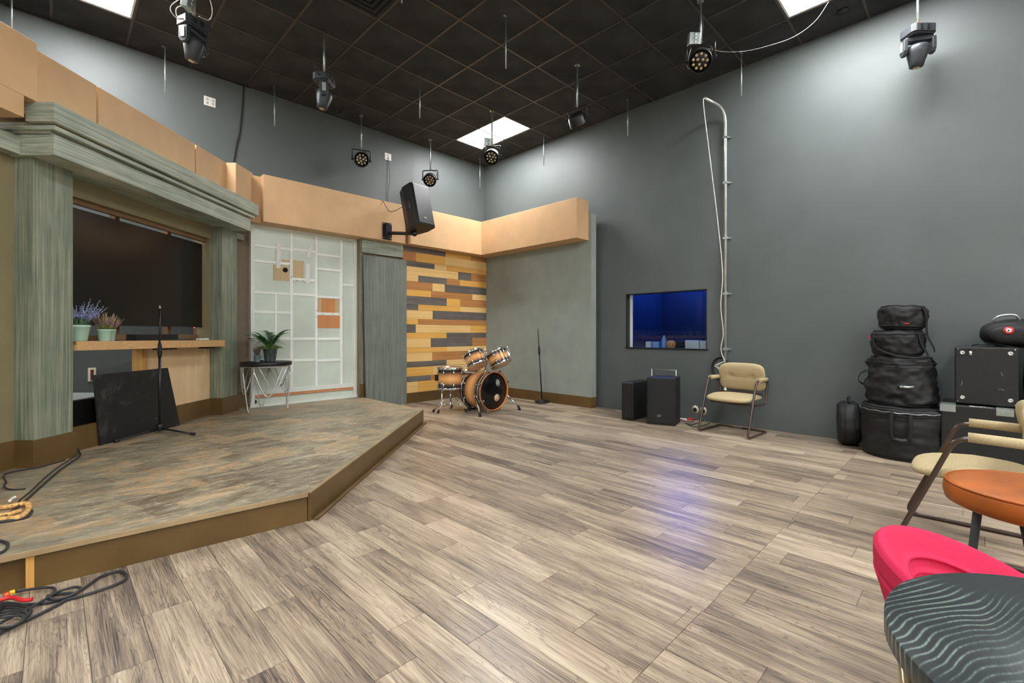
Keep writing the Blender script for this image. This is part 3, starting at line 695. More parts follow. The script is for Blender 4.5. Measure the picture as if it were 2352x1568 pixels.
def small_plant(name, label, cg, loc, potm, r, h, leafm, bloomm, L, n, seed, group=None, wide=.5):
    rd = random.Random(seed); e = thing(name, label, cg, loc, 0, group); pot(potm, r, h, e, .02 if potm == 'mint' else 0)
    ml, mf = MB(), MB()
    for i in range(n):
        a = rd.random()*2*pi; q = rd.random()**.6; b0 = Vector((cos(a)*r*.6*q, sin(a)*r*.6*q, h*.8)); d = Vector((cos(a)*wide*q, sin(a)*wide*q, 1)).normalized()
        l = L*(.65+.35*rd.random()); top = b0+d*l
        ml.tube([b0, b0+d*l*.6, top], .0012, 4)
        for k in range(3): blade(ml, b0+d*l*rd.random()*.7, (cos(a+k*2), sin(a+k*2), .8), L*.25, .006, .2, 2)
        for k in range(7):
            c = b0+d*l*(.55+.45*k/6); mf.ball(c+Vector((rd.uniform(-1, 1), rd.uniform(-1, 1), 0))*.004, .0045*(1.1-.6*k/6), 6)
    obj('foliage', ml, M[leafm], e, kind='stuff'); obj('flowers', mf, M[bloomm], e, kind='stuff')
    return e
p = wp(3.99, -3.53, 1.086); small_plant('potted_heather', 'mauve potted heather in a mint pot on the shelf, left one', 'potted plant', p, 'mint', .052, .10, 'stemg', 'heath', .17, 60, 3, None, .55)
p = wp(4.12, -3.60, 1.086); small_plant('potted_heather', 'mauve potted heather in a mint pot on the shelf, partly hidden right one', 'potted plant', p, 'mint', .045, .10, 'stemg', 'heath', .14, 40, 4, None, .8)
# lavender with broad plumes at the column
e = thing('potted_lavender', 'lavender in a pale pot at the left end of the shelf', 'potted plant', wp(3.78, -3.56, 1.09)); pot('mint', .075, .13, e)
ml, mf = MB(), MB(); rd = random.Random(9)
for i in range(34):
    a = rd.random()*2*pi; q = .2+.8*rd.random(); d = Vector((cos(a)*q*.9, sin(a)*q*.9, 1)).normalized(); b0 = Vector((cos(a)*.03, sin(a)*.03, .11)); l = .15+.10*rd.random()
    ml.tube([b0, b0+d*l], .002, 4); blade(ml, b0, (d.x, d.y, d.z*.6), .14, .014, .3, 3)
    for k in range(9): mf.ball(b0+d*l*(.5+.6*k/8)+Vector((rd.uniform(-1, 1), rd.uniform(-1, 1), rd.uniform(-1, 1)))*.004, .009*(1.15-.7*k/8), 6)
obj('foliage', ml, M['lavg'], e, kind='stuff'); obj('flowers', mf, M['lav'], e, kind='stuff')
# leaning black board on stage
A, Bq = wp(4.0, -3.575, SZ), wp(4.885, -3.52, SZ)
A2, B2 = wp(3.965, -3.60, SZ+.615), wp(4.80, -3.585, SZ+.615)
nn = Vector(((Bq-A).y, -(Bq-A).x, 0)).normalized()*-.016
m = sheet([A, Bq, B2, A2], [A+nn, Bq+nn, B2+nn, A2+nn]); tag(obj('black_board', m, M['bboard'], None, .001), 'scuffed black board leaning under the shelf', 'board')
# ---------------------------------------------------------------- mic stands
e = thing('microphone_stand', 'black tripod microphone stand on the stage before the television', 'microphone stand', (0, 0, 0)); c = fl(367, 996, SZ); e.location = c
obj('lower_pole', MB().cyl((0, 0, .06), (0, 0, .80), .0115, n=14), M['blackm'], e)
obj('upper_pole', MB().cyl((0, 0, .80), (0, 0, 1.215), .0078, n=12), M['blackm'], e)
obj('clutch', MB().lathe([(.014, .74), (.019, .77), (.019, .84), (.013, .88)], 16), M['rubber'], e)
obj('thread', MB().lathe([(.008, 1.215), (.011, 1.22), (.011, 1.228), (.006, 1.23), (.006, 1.245)], 12), M['steelw'], e)
obj('hub', MB().lathe([(.02, .03), (.028, .045), (.028, .085), (.018, .10)], 16), M['blackp'], e)
for ep in (fl(449, 1000, SZ), fl(258, 1018, SZ), fl(410, 968, SZ)):
    d = ep-c; d.z = 0; d = d*(.35 if ep.y > c.y+.1 and ep.x > c.x else 1); d = d.normalized()*min(d.length, .38) if d.length > .05 else d
    m = MB().cyl((0, 0, .055), (d.x, d.y, .014), .009, n=10); l = obj('leg', m, M['blackm'], e)
    obj('rubber_foot', MB().tube([Vector((d.x*.93, d.y*.93, .016)), Vector((d.x*1.04, d.y*1.04, .014))], .014, 10), M['rubber'], l)
c = fl(1245, 924, 0); e = thing('microphone_stand', 'straight black microphone stand on round base by the grey side wall', 'microphone stand', c)
obj('base', MB().lathe([(.125, 0), (.128, .008), (.122, .03), (.03, .04), (.02, .05)], 6), M['blackp'], e, .002)
tl = Tr(0, 0, 0) @ Matrix.Shear('XY', 4, (0, 0))
tp = Vector((-R.x*.068, -R.y*.068, 0))
obj('lower_pole', MB().cyl((0, 0, .04), tuple(tp*.72+Vector((0, 0, .86))), .0115, n=12), M['blackm'], e)
obj('clutch', MB().tube([tp*.68+Vector((0, 0, .80)), tp*.76+Vector((0, 0, .93))], .018, 12), M['rubber'], e)
obj('upper_pole', MB().cyl(tuple(tp*.72+Vector((0, 0, .86))), tuple(tp+Vector((0, 0, 1.22))), .008, n=10), M['blackm'], e)
# ================================================================== tables
def wire_table(name, label, loc, rz, r, h, th, topm, wirem, wr, nl=3, seed=0, drops=True):
    e = thing(name, label, 'table', loc, rz)
    obj('tabletop', MB().lathe([(r*.99, h-th), (r, h-th+.004), (r, h-.003), (r*.995, h)], 72), M[topm], e)
    obj('ring', MB().tube([(r*.93*cos(2*pi*i/48), r*.93*sin(2*pi*i/48), h-th-wr) for i in range(48)], wr, 6, True), M[wirem], e)
    zt = h-th-wr
    def U(a0, a1, zb, rb, n=20):
        pts = []
        for i in range(n+1):
            t_ = i/n; a = a0+(a1-a0)*t_; q = 1-(abs(2*t_-1))**2.6
            am = (a0+a1)/2; aa = am+(a-am)*(.62+.38*(1-q)); rr = r*.93*(1-q)+rb*q
            pts.append((rr*cos(aa), rr*sin(aa), zt*(1-q)+zb*q))
        return pts
    for k in range(nl):
        a = 2*pi*k/nl
        obj('leg', MB().tube(U(a-.36, a+.36, wr, r*.84), wr, 8), M[wirem], e)
        if drops:
            b_ = a+pi/nl
            obj('wire_loop', MB().tube(U(b_-.78, b_+.50, h*.33, r*.93), wr, 8), M[wirem], e)
            obj('wire_loop', MB().tube(U(b_-.50, b_+.78, h*.46, r*.86), wr, 8), M[wirem], e)
    return e
wire_table('side_table', 'round black side table with looped silver wire legs on the stage', (-4.14, -.53, SZ), rad(205), .296, .615, .045, 'blackp', 'steelw', .0075)
wire_table('side_table', 'black wood-grain round table with champagne wire legs at the bottom right', wp(.574, .849), rad(15), .300, .70, .034, 'ttop', 'wtab', .0075, nl=4)
# palm in bucket
tc = Vector((-4.14, -.53, SZ+.615))
e = thing('potted_palm', 'green potted palm in a zinc bucket on the stage table', 'potted plant', tc+Vector((.045, -.005, 0)))
obj('bucket', MB().lathe([(.058, 0), (.062, .004), (.082, .15), (.088, .152), (.088, .162), (.08, .162), (.076, .14), (.0, .14)], 28, cap=False).lathe([(.057, 0), (.057, .002)], 20), M['bucket'], e)
rd = random.Random(5)
for k in range(13):
    a = 2*pi*k/13*1.0+rd.uniform(-.2, .2); up = rd.uniform(.9, 1.6) if k % 3 else 2.6; L = rd.uniform(.30, .36); m = MB()
    d = Vector((cos(a), sin(a), up)).normalized(); pts = []
    for i in range(23):
        t_ = i/22; pts.append(Vector((0, 0, .15))+d*L*1.15*t_+Vector((cos(a), sin(a), 0))*L*.18*t_*t_-Vector((0, 0, 1))*L*.36*t_**2.6)
    m.tube(pts, lambda q: .003*(1-.7*q), 5)
    sd = Vector((-sin(a), cos(a), 0))
    for i in range(5, 23):
        for sg_ in (-1, 1):
            tg = (pts[i]-pts[i-1]).normalized(); blade(m, (pts[i]+pts[i-1])/2 if False else pts[i], sd*sg_*.9+tg*.8+Vector((0, 0, .12)), .135*(1-abs(i/22-.5)*.9), .021, .30, 4)
    obj('frond', m, M['palm'], e)
m = MB()
for k in range(460):
    a = rd.random()*2*pi; q = rd.random()**.5; p = Vector((cos(a)*.14*q, sin(a)*.13*q, .165+.08*(1-q)*rd.random()+.01*rd.random()))
    blade(m, p, (cos(a)+rd.uniform(-.6, .6), sin(a)+rd.uniform(-.6, .6), rd.uniform(-.1, .8)), .042, .022, .3, 2)
obj('undergrowth', m, M['leaf'], e, kind='stuff')
for k in range(7):
    a = 2*pi*k/7+.4; obj('grass_blade', MB().tube(cat([(0, 0, .15), (cos(a)*.08, sin(a)*.08, .26), (cos(a)*.19, sin(a)*.19, .20+.02*(k % 3))], 5), .0022, 4), M['leaf'], e)
small_plant('potted_heather', 'small dusty mauve sprig in a blue-grey pot beside the palm', 'potted plant', tc+Vector((-.10, .01, 0)), 'bpot', .04, .085, 'dryp', 'dryp', .13, 26, 12, None, .35)
bx('plastic_clip', tc+Vector((-.02, .10, 0)), (.03, .02, .015), 'blackp', 'tiny black clip behind the pots on the stage table', 'clip')
# ================================================================== DRUMS
def drum(e, r, h, M0, lugs, hd='whead', hoopm='chrome', name='shell', hoopw=.012, lugr=.012, mats=None, back='whead'):
    """drum centred on local origin, axis z; M0 maps into the thing"""
    o = obj(name, MB().lathe([(r, -h/2), (r, h/2)], 48, cap=False).lathe([(r-.006, -h/2), (r-.006, h/2)], 48, cap=False), mats or burst('burst', h), e)
    o.matrix_local = M0
    for sg_, hm in ((1, hd), (-1, back)):
        q = obj('drum_head', MB().lathe([(r+.002, sg_*(h/2+.001)), (r-.004, sg_*(h/2+.006)), (0.001, sg_*(h/2+.006))], 48, cap=False), M[hm], e); q.matrix_local = M0
        q = obj('hoop', MB().lathe([(r+.004, sg_*(h/2-.014)), (r+.016, sg_*(h/2-.014)), (r+.016, sg_*(h/2+.010)), (r+.004, sg_*(h/2+.016)), (r+.003, sg_*(h/2-.014))], 48, cap=False), M[hoopm], e); q.matrix_local = M0
    for k in range(lugs):
        a = 2*pi*(k+.5)/lugs; m = MB()
        for sg_ in (1, -1):
            c = Vector((cos(a)*(r+.012), sin(a)*(r+.012), sg_*(h/2-.055))); m.ball(c, .016, 10, (1, 1, 1.5)); m.cyl(c, c+Vector((cos(a)*.004, sin(a)*.004, sg_*.075)), .0035, n=8)
            m.ball(c+Vector((cos(a)*.006, sin(a)*.006, sg_*.07)), .008, 8)
        q = obj('lug', m, M['chrome'], e); q.matrix_local = M0
    return o
# bass drum : axis along world -Y
kc = Vector((-1.50, -1.90, 0)); kr = .285
e = thing('bass_drum', 'large sunburst bass drum with black front head', 'drum', (kc.x, kc.y, 0))
KM = Tr(0, .20, kr+.022) @ Rx(pi/2) ; h = .40
o = obj('shell', MB().lathe([(kr-.012, -h/2), (kr-.012, h/2)], 64, cap=False), burst('burst_bass', h), e); o.matrix_local = KM
for sg_, mt in ((1, 'dhead'), (-1, 'dhead')):
    q = obj('drum_head', MB().lathe([(kr-.012, sg_*(h/2+.004)), (kr-.02, sg_*(h/2+.010)), (.001, sg_*(h/2+.010))] if sg_ < 0 else [(kr-.012, h/2+.004), (kr-.02, h/2+.010), (.06, h/2+.010), (.001, h/2+.010)], 64, cap=False), M[mt], e); q.matrix_local = KM
    q = obj('hoop', MB().lathe([(kr-.008, sg_*(h/2-.004)), (kr, sg_*(h/2-.004)), (kr, sg_*(h/2+.038)), (kr-.012, sg_*(h/2+.040)), (kr-.014, sg_*(h/2+.004))], 64, cap=False), M['brown_t'], e); q.matrix_local = KM
    q = obj('hoop_inlay', MB().lathe([(kr+.001, sg_*(h/2+.026)), (kr+.0015, sg_*(h/2+.036)), (kr-.012, sg_*(h/2+.042)), (kr-.0145, sg_*(h/2+.012))], 64, cap=False), M['hoopw'], e); q.matrix_local = KM
    q = obj('tension_ring', MB().tube([((kr-.001)*cos(2*pi*i/64), (kr-.001)*sin(2*pi*i/64), sg_*(h/2-.02)) for i in range(64)], .004, 6, True), M['steelw'], e); q.matrix_local = KM
q = obj('port_hole', MB().lathe([(.052, h/2+.0105), (.052, h/2+.012), (.001, h/2+.012)], 32, cap=False), M['ply_t'], e, label='round sound hole showing tan inside'); q.matrix_local = KM @ Tr(.075, -.105, 0)
# emblem : rings of white line on the head
m = MB(); zc = h/2+.0125
for (ex, ey, er, sx) in ((.09, .115, .040, .8), (.082, .135, .028, .9), (.098, .095, .028, .9)): m.tube([(ex+er*sx*cos(2*pi*i/28), ey+er*sin(2*pi*i/28), zc) for i in range(28)], .0018, 5, True)
for k in range(4): m.tube([(.068+.014*k, .09, zc), (.078+.012*k, .145, zc)], .0016, 5)
q = obj('emblem', m, M['whitep'], e, label='white line emblem on the black head'); q.matrix_local = KM
q = obj('emblem_small', MB().bc((-.19, -.13, zc), (.035, .03, .001)), M['galv'], e); q.matrix_local = KM
for k in range(8):
    a = 2*pi*(k+.5)/8; m = MB()
    for sg_ in (1, -1):
        c = Vector((cos(a)*(kr-.002), sin(a)*(kr-.002), sg_*(h/2-.06))); m.ball(c, .015, 8, (1, 1, 1.8)); p2 = Vector((cos(a)*(kr+.016), sin(a)*(kr+.016), sg_*(h/2+.03)))
        m.cyl(c, p2, .004, n=8); m.ball(p2, .013, 8); m.bc((0, 0, 0), (.03, .016, .03), Tr(p2) @ Rz(a))
    q = obj('claw', m, M['chrome'], e); q.matrix_local = KM
for sx, ex in ((-1, -.385), (1, .385)):     # spurs
    m = MB().ball((sx*.27, .06, .24), .032, 12).tube([(sx*.29, .05, .25), (ex, -.16, .045)], .011, 12); l = obj('spur', m, M['chrome'], e)
    obj('rubber_foot', MB().tube([(ex-sx*.005, -.152, .062), (ex+sx*.006, -.172, .0)], .020, 12), M['rubber'], l)
m = MB().cyl((0, .16, 2*kr-.005), (0, .16, 2*kr+.24), .014, n=14).ball((0, .16, 2*kr+.02), .035, 12, (1, 1, .7)).ball((0, .16, 2*kr+.24), .024, 10).cyl((-.12, .16, 2*kr+.24), (.12, .16, 2*kr+.24), .008, n=10)
obj('tom_mount', m, M['chrome'], e)
m = MB().box(-.05, .05, .42, .50, 0, .02).tube([(0, .44, .02), (0, .42, .2)], .012); obj('rear_foot', m, M['blackm'], e)
def tom(label, c, tiltx, tilty, r, h, name='tom_drum'):
    e = thing(name, label, 'drum', c); MM = Rz(0) @ Ry(tilty) @ Rx(tiltx) @ Tr(0, 0, 0); b_ = burst('burst_tom', h); drum(e, r, h, MM, 6, mats=b_)
    q = obj('mount', MB().bc((0, -r-.014, 0), (.035, .015, .05)).ball((0, -r-.035, 0), .014, 10).tube([(0, -r-.04, -.02), (0, -r-.04, .12)], .006, 8), M['chrome'], e); q.matrix_local = MM @ Rz(.9)
    return e
tom('left of the two sunburst tom drums tilted above the bass drum', (-1.66, -1.70, .765), rad(-30), rad(-3), .145, .20)
tom('right of the two sunburst tom drums tilted above the bass drum', (-1.36, -1.88, .775), rad(-28), rad(-8), .150, .20)
e = thing('snare_drum', 'sunburst snare drum half hidden behind the bass drum', 'drum', (-1.56, -1.42, .50)); drum(e, .165, .13, Matrix.Identity(4), 8)
q = obj('stand', MB().cyl((0, 0, -.50), (0, 0, -.07), .012).bc((0, 0, -.495), (.3, .04, .01)), M['chrome'], e)
q = obj('strainer', MB().bc((-.185, -.02, -.01), (.03, .05, .11)), M['blackm'], e)
e = thing('floor_tom', 'sunburst drum standing alone on a chrome tripod stand', 'drum', (-1.86, -1.36, 0))
drum(e, .178, .29, Tr(0, 0, .485), 8)
q = obj('badge', MB().lathe([(.012, 0), (.012, .004)], 16, Tr(-.07, -.168, .585) @ Rz(-.4) @ Rx(pi/2)), paint('green_badge', (70, 190, 140), .3), e, label='green oval badge')
obj('bracket', MB().bc((-.150, .128, .49), (.05, .05, .09), None), M['blackm'], e, .004)
m = MB().cyl((0, 0, .12), (0, 0, .31), .012).cyl((0, 0, .03), (0, 0, .14), .016)
for k in range(3):
    a = .3+2*pi*k/3; m.tube([(0, 0, .30), (.18*cos(a), .18*sin(a), .325), (.19*cos(a), .19*sin(a), .355)], .007, 8)
obj('stand_post', m, M['chrome'], e)
for k in range(3):
    a = -1.25+2*pi*k/3; tip = Vector((.27*cos(a), .27*sin(a), .02))
    l = obj('leg', MB().tube([(0, 0, .27), tuple(tip)], .008, 8).tube([(0, 0, .09), tuple(tip*.62+Vector((0, 0, .09)))], .005, 8), M['chrome'], e)
    obj('rubber_foot', MB().tube([tip*.96+Vector((0, 0, .02)), tip*1.03+Vector((0, 0, -.018))], .016, 10), M['rubber'], l)
for k, (sx, sy) in enumerate(((-.186, -.05), (.12, -.155), (.13, .15))):
    l = obj('drum_leg', MB().ball((sx, sy, .42), .02).tube([(sx*1.04, sy*1.04, .45), (sx*1.04, sy*1.04, .10), (sx*1.45, sy*1.45, .03)], .0065, 8), M['chrome'], e)
    obj('rubber_foot', MB().tube([(sx*1.4, sy*1.4, .045), (sx*1.5, sy*1.5, .0)], .015, 10), M['rubber'], l)
# ================================================================== WALL SPEAKER
e = thing('loudspeaker', 'black loudspeaker on a wall bracket in front of the tan band', 'speaker', (-2.17, -.90, 2.62))
SM = Tr(-2.17, -.90, 3.02) @ Rz(rad(8)) @ Ry(rad(0)) @ Rx(rad(-14))
hw, hh, dp = .185, .325, .30
m = MB().prism([(-hw, -.16), (-hw+.03, -.19), (hw-.03, -.19), (hw, -.16), (hw, 0), (.11, .16), (-.11, .16), (-hw, 0)][::-1], -hh, hh, SM)
obj('cabinet', m, M['blackp'], e, .006, world=True)
obj('grille', MB().box(-hw+.035, hw-.035, -.197, -.188, -hh+.02, hh-.02, SM), M['grille'], e, .003, world=True)
obj('handle', MB().box(-hw-.006, -hw+.004, -.09, -.02, -.06, .06, SM), M['blackm'], e, .004, world=True)
obj('badge', text_mb('EV', .04, SM @ Tr(-.02, -.199, -.22) @ Rx(pi/2)), M['whitep'], e, world=True)
e = thing('speaker_bracket', 'black steel wall bracket holding the loudspeaker', 'bracket', (-2.39, -.45, 2.62))
m = MB().box(-2.47, -2.31, -.456, -.4475, 2.60, 2.86); obj('wall_plate', m, M['blackm'], e, .002, world=True)
m = MB().box(-2.42, -2.35, -.485, -.456, 2.605, 2.855); obj('channel', m, M['grille'], e, .003, world=True)
m = MB().tube([(-2.385, -.48, 2.70), (-2.18, -.88, 2.66)], .026, 4); obj('arm', m, M['grille'], e, world=True)
m = MB().ball((-2.18, -.89, 2.66), .045, 14).tube([(-2.18, -.89, 2.66), (-2.17, -.89, 2.72)], .02); obj('swivel', m, M['blackm'], e, world=True)
m = MB()
for x in (-2.45, -2.40, -2.33):
    for z in (2.625, 2.84): m.lathe([(.007, 0), (.007, .004)], 8, Tr(x, -.456, z) @ Rx(pi/2))
obj('bolts', m, M['whitep'], e, world=True, kind='stuff')
tag(obj('speaker_cable', MB().tube(cat([(-2.12, -.01, 4.07), (-2.10, -.03, 3.7), (-2.13, -.02, 3.45), (-2.10, -.02, 3.2)], 6), .004, 6), M['cable']), 'thin black cable hanging from the wall outlet to the tan band', 'cable')
tag(obj('speaker_cable', MB().tube(cat([(-2.32, -.80, 3.06), (-2.42, -.60, 3.00), (-2.46, -.44, 3.19), (-2.48, -.3, 3.21)], 6), .005, 6), M['cable']), 'black cable from the back of the mounted loudspeaker', 'cable')
# outlets
def outlet(label, x0, x1, z0, z1, n):
    e = thing('outlet', label, 'outlet', ((x0+x1)/2, 0, z0)); obj('cover_plate', MB().box(x0, x1, -.008, 0, z0, z1), M['whitep'], e, .002, world=True)
    for i in range(n):
        for j in range(2):
            obj('socket', MB().lathe([(.016, 0), (.016, .003)], 14, Tr(x0+(x1-x0)*(i+.5)/n, -.008, z0+(z1-z0)*(.3+.4*j)) @ Rx(pi/2)), paint('socket_face', (205, 205, 200), .4), e, world=True)
outlet('white double outlet plate high on the left wall', -4.707, -4.579, 4.04, 4.155, 2)
outlet('white outlet plate with a plug above the wall speaker', -2.18, -2.06, 4.02, 4.135, 1)
def lw(x, y): d = F+R*(x-1176)/1057.8+Vector((0, 0, (764.6-y)/1057.8)); t_ = (-.012-CY)/d.y; return Vector((CX, CY, CZ))+d*t_
m = MB().tube(cat([lw(560, 199), lw(557, 240), lw(551, 300), lw(543, 335), lw(535, 385)], 6), .009, 8)
tag(obj('black_cable', m, M['rubber']), 'thick black cable running down the left wall behind the band', 'cable')
m = MB().tube([(-6.4, -.012, H-.012), (-4.17, -.012, H-.012)], .009, 6); tag(obj('black_cable', m, M['rubber']), 'black cable along the top edge of the left wall', 'cable')
# ================================================================== HANGING LIGHTS
GX = [-.30, -1.48, -2.71, -3.955, -5.14, -6.34]; GY = [-.28, -1.83, -3.42, -4.95, -6.5]
def rod(x, y, zb, label, zt=H):
    m = MB().cyl((x, y, zb), (x, y, zt), .0075, n=8).box(x-.03, x+.012, y-.012, y+.012, zt-.006, zt-.001)
    tag(obj('hanging_rod', m, M['galv']), label, 'rod', 'bare rods hanging from the ceiling')
for x, y, zb, lab in ((-6.34, -.30, 4.08, 'bare steel rod at the upper left corner of the photo'), (-5.14, -.28, 3.918, 'bare steel rod before the left wall, right of the big moving head'),
        (-3.962, -.28, 3.915, 'bare steel rod before the left wall, left of the par lights'), (-2.709, -1.83, 3.923, 'bare steel rod in mid ceiling, left of the far ceiling light'),
        (-2.712, -3.427, 3.911, 'bare steel rod nearest the top centre of the photo'), (-3.70, -3.02, 4.30, 'short end of a bare rod at the top edge near the vent'),
        (-.325, -.26, 3.911, 'bare steel rod in the far corner of the room'), (-.282, -1.826, 3.943, 'bare steel rod just right of the far ceiling light'),
        (-.291, -3.41, 3.944, 'bare steel rod before the right wall, left of the conduit bend'), (-.30, -4.933, 3.947, 'bare steel rod before the right wall, right of the conduit bend')):
    rod(x, y, zb, lab)
def jbox(e, p, rz):
    MM = Tr(*p) @ Rz(rz) @ Rx(.15)
    q = obj('junction_box', MB().box(-.055, .055, -.03, .03, -.055, .055, MM), M['galv'], e, .004)
    for k in range(3): obj('knockout', MB().lathe([(.012, 0), (.012, .002)], 14, MM @ Tr(0, -.031, -.035+.035*k) @ Rx(pi/2)), M['steelw'], q)
def cords(e, pts, mt='cable', r=.004): obj('cord', MB().tube(cat(pts, 6), r, 6), M[mt], e)
def par(x, y, rz, tilt, label, zp=3.93, jb=False, back=False, r=.105):
    e = thing('par_light', label, 'stage light', (x, y, H), rz, 'round LED par lights hanging from the ceiling')
    L = H-zp
    obj('pipe', MB().cyl((0, 0, 0), (0, 0, -L), .011, n=10).box(-.03, .03, -.03, .03, -.004, 0), M['galv'], e)
    yk = MB().tube(fil([(-.13, 0, -L-.15), (-.13, 0, -L), (.13, 0, -L), (.13, 0, -L-.15)], .02, 4), .009, 6); obj('yoke', yk, M['blackm'], e)
    MM = Tr(0, 0, -L-.15) @ Rx(tilt)      # local -y is the beam direction
    prof = [(.05, .085), (.085, .075), (r, .03), (r+.006, -.05), (r+.006, -.062), (r-.002, -.062), (r-.004, -.05)]
    bd = obj('housing', MB().lathe([(a_, -z_) for a_, z_ in prof], 24, MM @ Rx(pi/2) @ Matrix.Scale(-1, 4, (0, 0, 1)) @ Matrix.Scale(-1, 4, (0, 0, 1)), cap=False).lathe([(r-.003, .046), (r-.003, .048)], 24, MM @ Rx(pi/2)).lathe([(.05, -.085), (.05, -.083)], 16, MM @ Rx(pi/2)), M['blackp'], e)
    k = 0
    for rr, nn_ in ((.028, 3), (.066, 9)):
        for i in range(nn_):
            a = 2*pi*i/nn_+rr*9
            obj('led', MB().lathe([(.0135, .0), (.0135, .006), (.008, .010), (.001, .0105)], 12, MM @ Rx(pi/2) @ Tr(rr*cos(a), rr*sin(a), .048), cap=False), M['lens'], e)
    for sx in (-1, 1): obj('knob', MB().cyl((sx*.11, 0, -L-.15), (sx*.15, 0, -L-.15), .014, n=10), M['blackm'], e)
    if jb: jbox(e, (-.06, -.02, -L+.06), .5); 
    cords(e, [(0, .01, 0), (.02, .015, -L*.5), (.012, .02, -L+.03), (.10, .06, -L-.03), (.04, .10, -L-.14)])
    if jb: cords(e, [(-.05, 0, -L+.1), (-.10, .03, -L-.02), (-.13, .05, -L-.16), (-.05, .08, -L-.2)], 'wcable', .003)
    return e
TC = math.atan2(-1, -1)
def face(x, y): # rotation so local -y points towards the camera
    return math.atan2(CY-y, CX-x)+pi/2
par(-2.739, -.30, face(-2.74, -.3)+.1, rad(8), 'round LED par light facing us before the left wall, left of the outlet')
par(-1.489, -.31, face(-1.49, -.3)-.25, rad(-38)*-1, 'round LED par light tilted down above the wall speaker')
par(-1.429, -1.807, face(-1.43, -1.8)-.25, rad(38), 'round LED par light with box in front of the far ceiling light', jb=True)
par(-1.473, -3.415, face(-1.47, -3.4)+2.6, rad(50), 'round LED par light seen from behind against the dark ceiling')
par(-1.494, -4.951, face(-1.5, -4.95)-.1, rad(42), 'round LED par light with silver box at upper right', zp=4.02, jb=True)
def moving_head(x, y, rz, label, zp=3.98, jb=False, sc=1.0, yaw2=.5, wc=False):
    e = thing('moving_head', label, 'stage light', (x, y, H), rz, 'moving head spotlights hanging from the ceiling'); L = H-zp
    obj('pipe', MB().cyl((0, 0, 0), (0, 0, -L), .011, n=10), M['galv'], e)
    obj('clamp', MB().bc((0, 0, -L-.01), (.05, .04, .06)), paint('brass_clamp', (170, 120, 60), .4), e, .004)
    MM = Tr(0, 0, -L-.03) @ Matrix.Scale(.88, 4)
    pl = [(-.13, -.07), (-.10, -.10), (.10, -.10), (.13, -.07), (.13, .07), (.10, .10), (-.10, .10), (-.13, .07)]
    b_ = obj('base', MB().prism(pl, -.085, 0, MM).prism([(p[0]*.9, p[1]*.9) for p in pl], -.10, -.085, MM), M['headp'], e, .006)
    for k in (-1, 1): obj('vent_panel', MB().box(-.03+.035*k-.002, .0+.035*k-.002, -.106, -.10, -.065, -.02, MM), M['grille'], b_)
    obj('display', MB().box(.128, .134, -.03, .03, -.065, -.025, MM), M['dhead'], b_)
    Y = MM @ Rz(yaw2)
    obj('yoke', MB().box(-.125, .125, -.045, .045, -.15, -.102, Y), M['headp'], e, .01)
    for k in (-1, 1):
        a_ = obj('yoke_arm', MB().prism([(-.05, -.12), (.05, -.12), (.05, -.24), (.025, -.285), (-.025, -.285), (-.05, -.24)], k*.125-.02, k*.125+.02, Y @ Matrix(((0, 0, 1, 0), (1, 0, 0, 0), (0, 1, 0, 0), (0, 0, 0, 1)))), M['headp'], e, .008)
        if k < 0: obj('label_strip', MB().box(-.152, -.146, -.022, .022, -.24, -.14, Y), M['steelw'], a_)
    Hm = Y @ Tr(0, 0, -.235) @ Rx(.18)
    obj('head', MB().lathe([(.045, .065), (.085, .05), (.098, .02), (.095, -.03), (.070, -.12), (.060, -.165), (.050, -.170), (.040, -.160)], 10, Hm), M['headp'], e)
    obj('lens', MB().lathe([(.03, -.172), (.022, -.178), (.001, -.18)], 20, Hm, cap=False).lathe([(.03, -.165), (.03, -.172)], 20, Hm), M['lens'], e)
    if jb: jbox(e, (-.07, -.03, -L+.09), .5)
    if jb:
        cords(e, [(0, .0, -.02), (-.08, .0, -.25), (-.2, 0, -L-.02), (-.16, -.02, -L-.1), (-.10, -.03, -L-.07)], 'wcable', .004)
        cords(e, [(0, .0, -.02), (-.06, .0, -.3), (-.15, 0, -L+.0), (-.15, -.02, -L-.09), (-.10, -.03, -L-.06)], 'wcable', .004)
        cords(e, [(.05, .0, -.0), (.16, .0, -.2), (.14, 0, -L+.08), (.04, .0, -L+.05)], 'wcable', .004)
    elif wc:
        cords(e, [(0, .012, -.02), (.015, .012, -.25), (-.01, .01, -L+.05)]); cords(e, [(-.1, 0, -L-.05), (-.18, 0, -L+.02), (-.22, 0, -L-.02), (-.16, 0, -L-.08), (-.11, 0, -L-.06)], 'cable', .005)
    return e
moving_head(-5.14, -1.83, face(-5.14, -1.83)+.55, 'large moving head spotlight with silver box, upper left of the photo', 4.03, True, yaw2=.3)
moving_head(-3.95, -1.843, face(-3.95, -1.84)+1.15, 'moving head spotlight hanging left of centre before the left wall', 3.99, False, yaw2=.4, wc=True)
moving_head(-.33, -6.5, face(-.33, -6.5)+.75, 'moving head spotlight before the bright right wall, upper right', 4.03, False, yaw2=-.3)
# cable slung between ceiling and par
m = MB().tube(cat([(-1.46, -4.97, 4.00), (-1.30, -5.10, 3.97), (-1.13, -5.25, 3.985), (-.98, -5.42, 4.03), (-.80, -5.60, 4.12), (-.66, -5.75, 4.27), (-.60, -5.85, 4.44)], 6), .0012, 6)
tag(obj('slung_cable', m, M['wcable']), 'thin pale cable slung from the upper right par light to the ceiling', 'cable')
# small ceiling outlet at top right
m = MB().lathe([(.055, -.012), (.055, 0)], 20, Tr(-.32, -5.92, H-.001)); tag(obj('smoke_detector', m, M['blackp']), 'round black ceiling rose at the top right edge', 'detector')
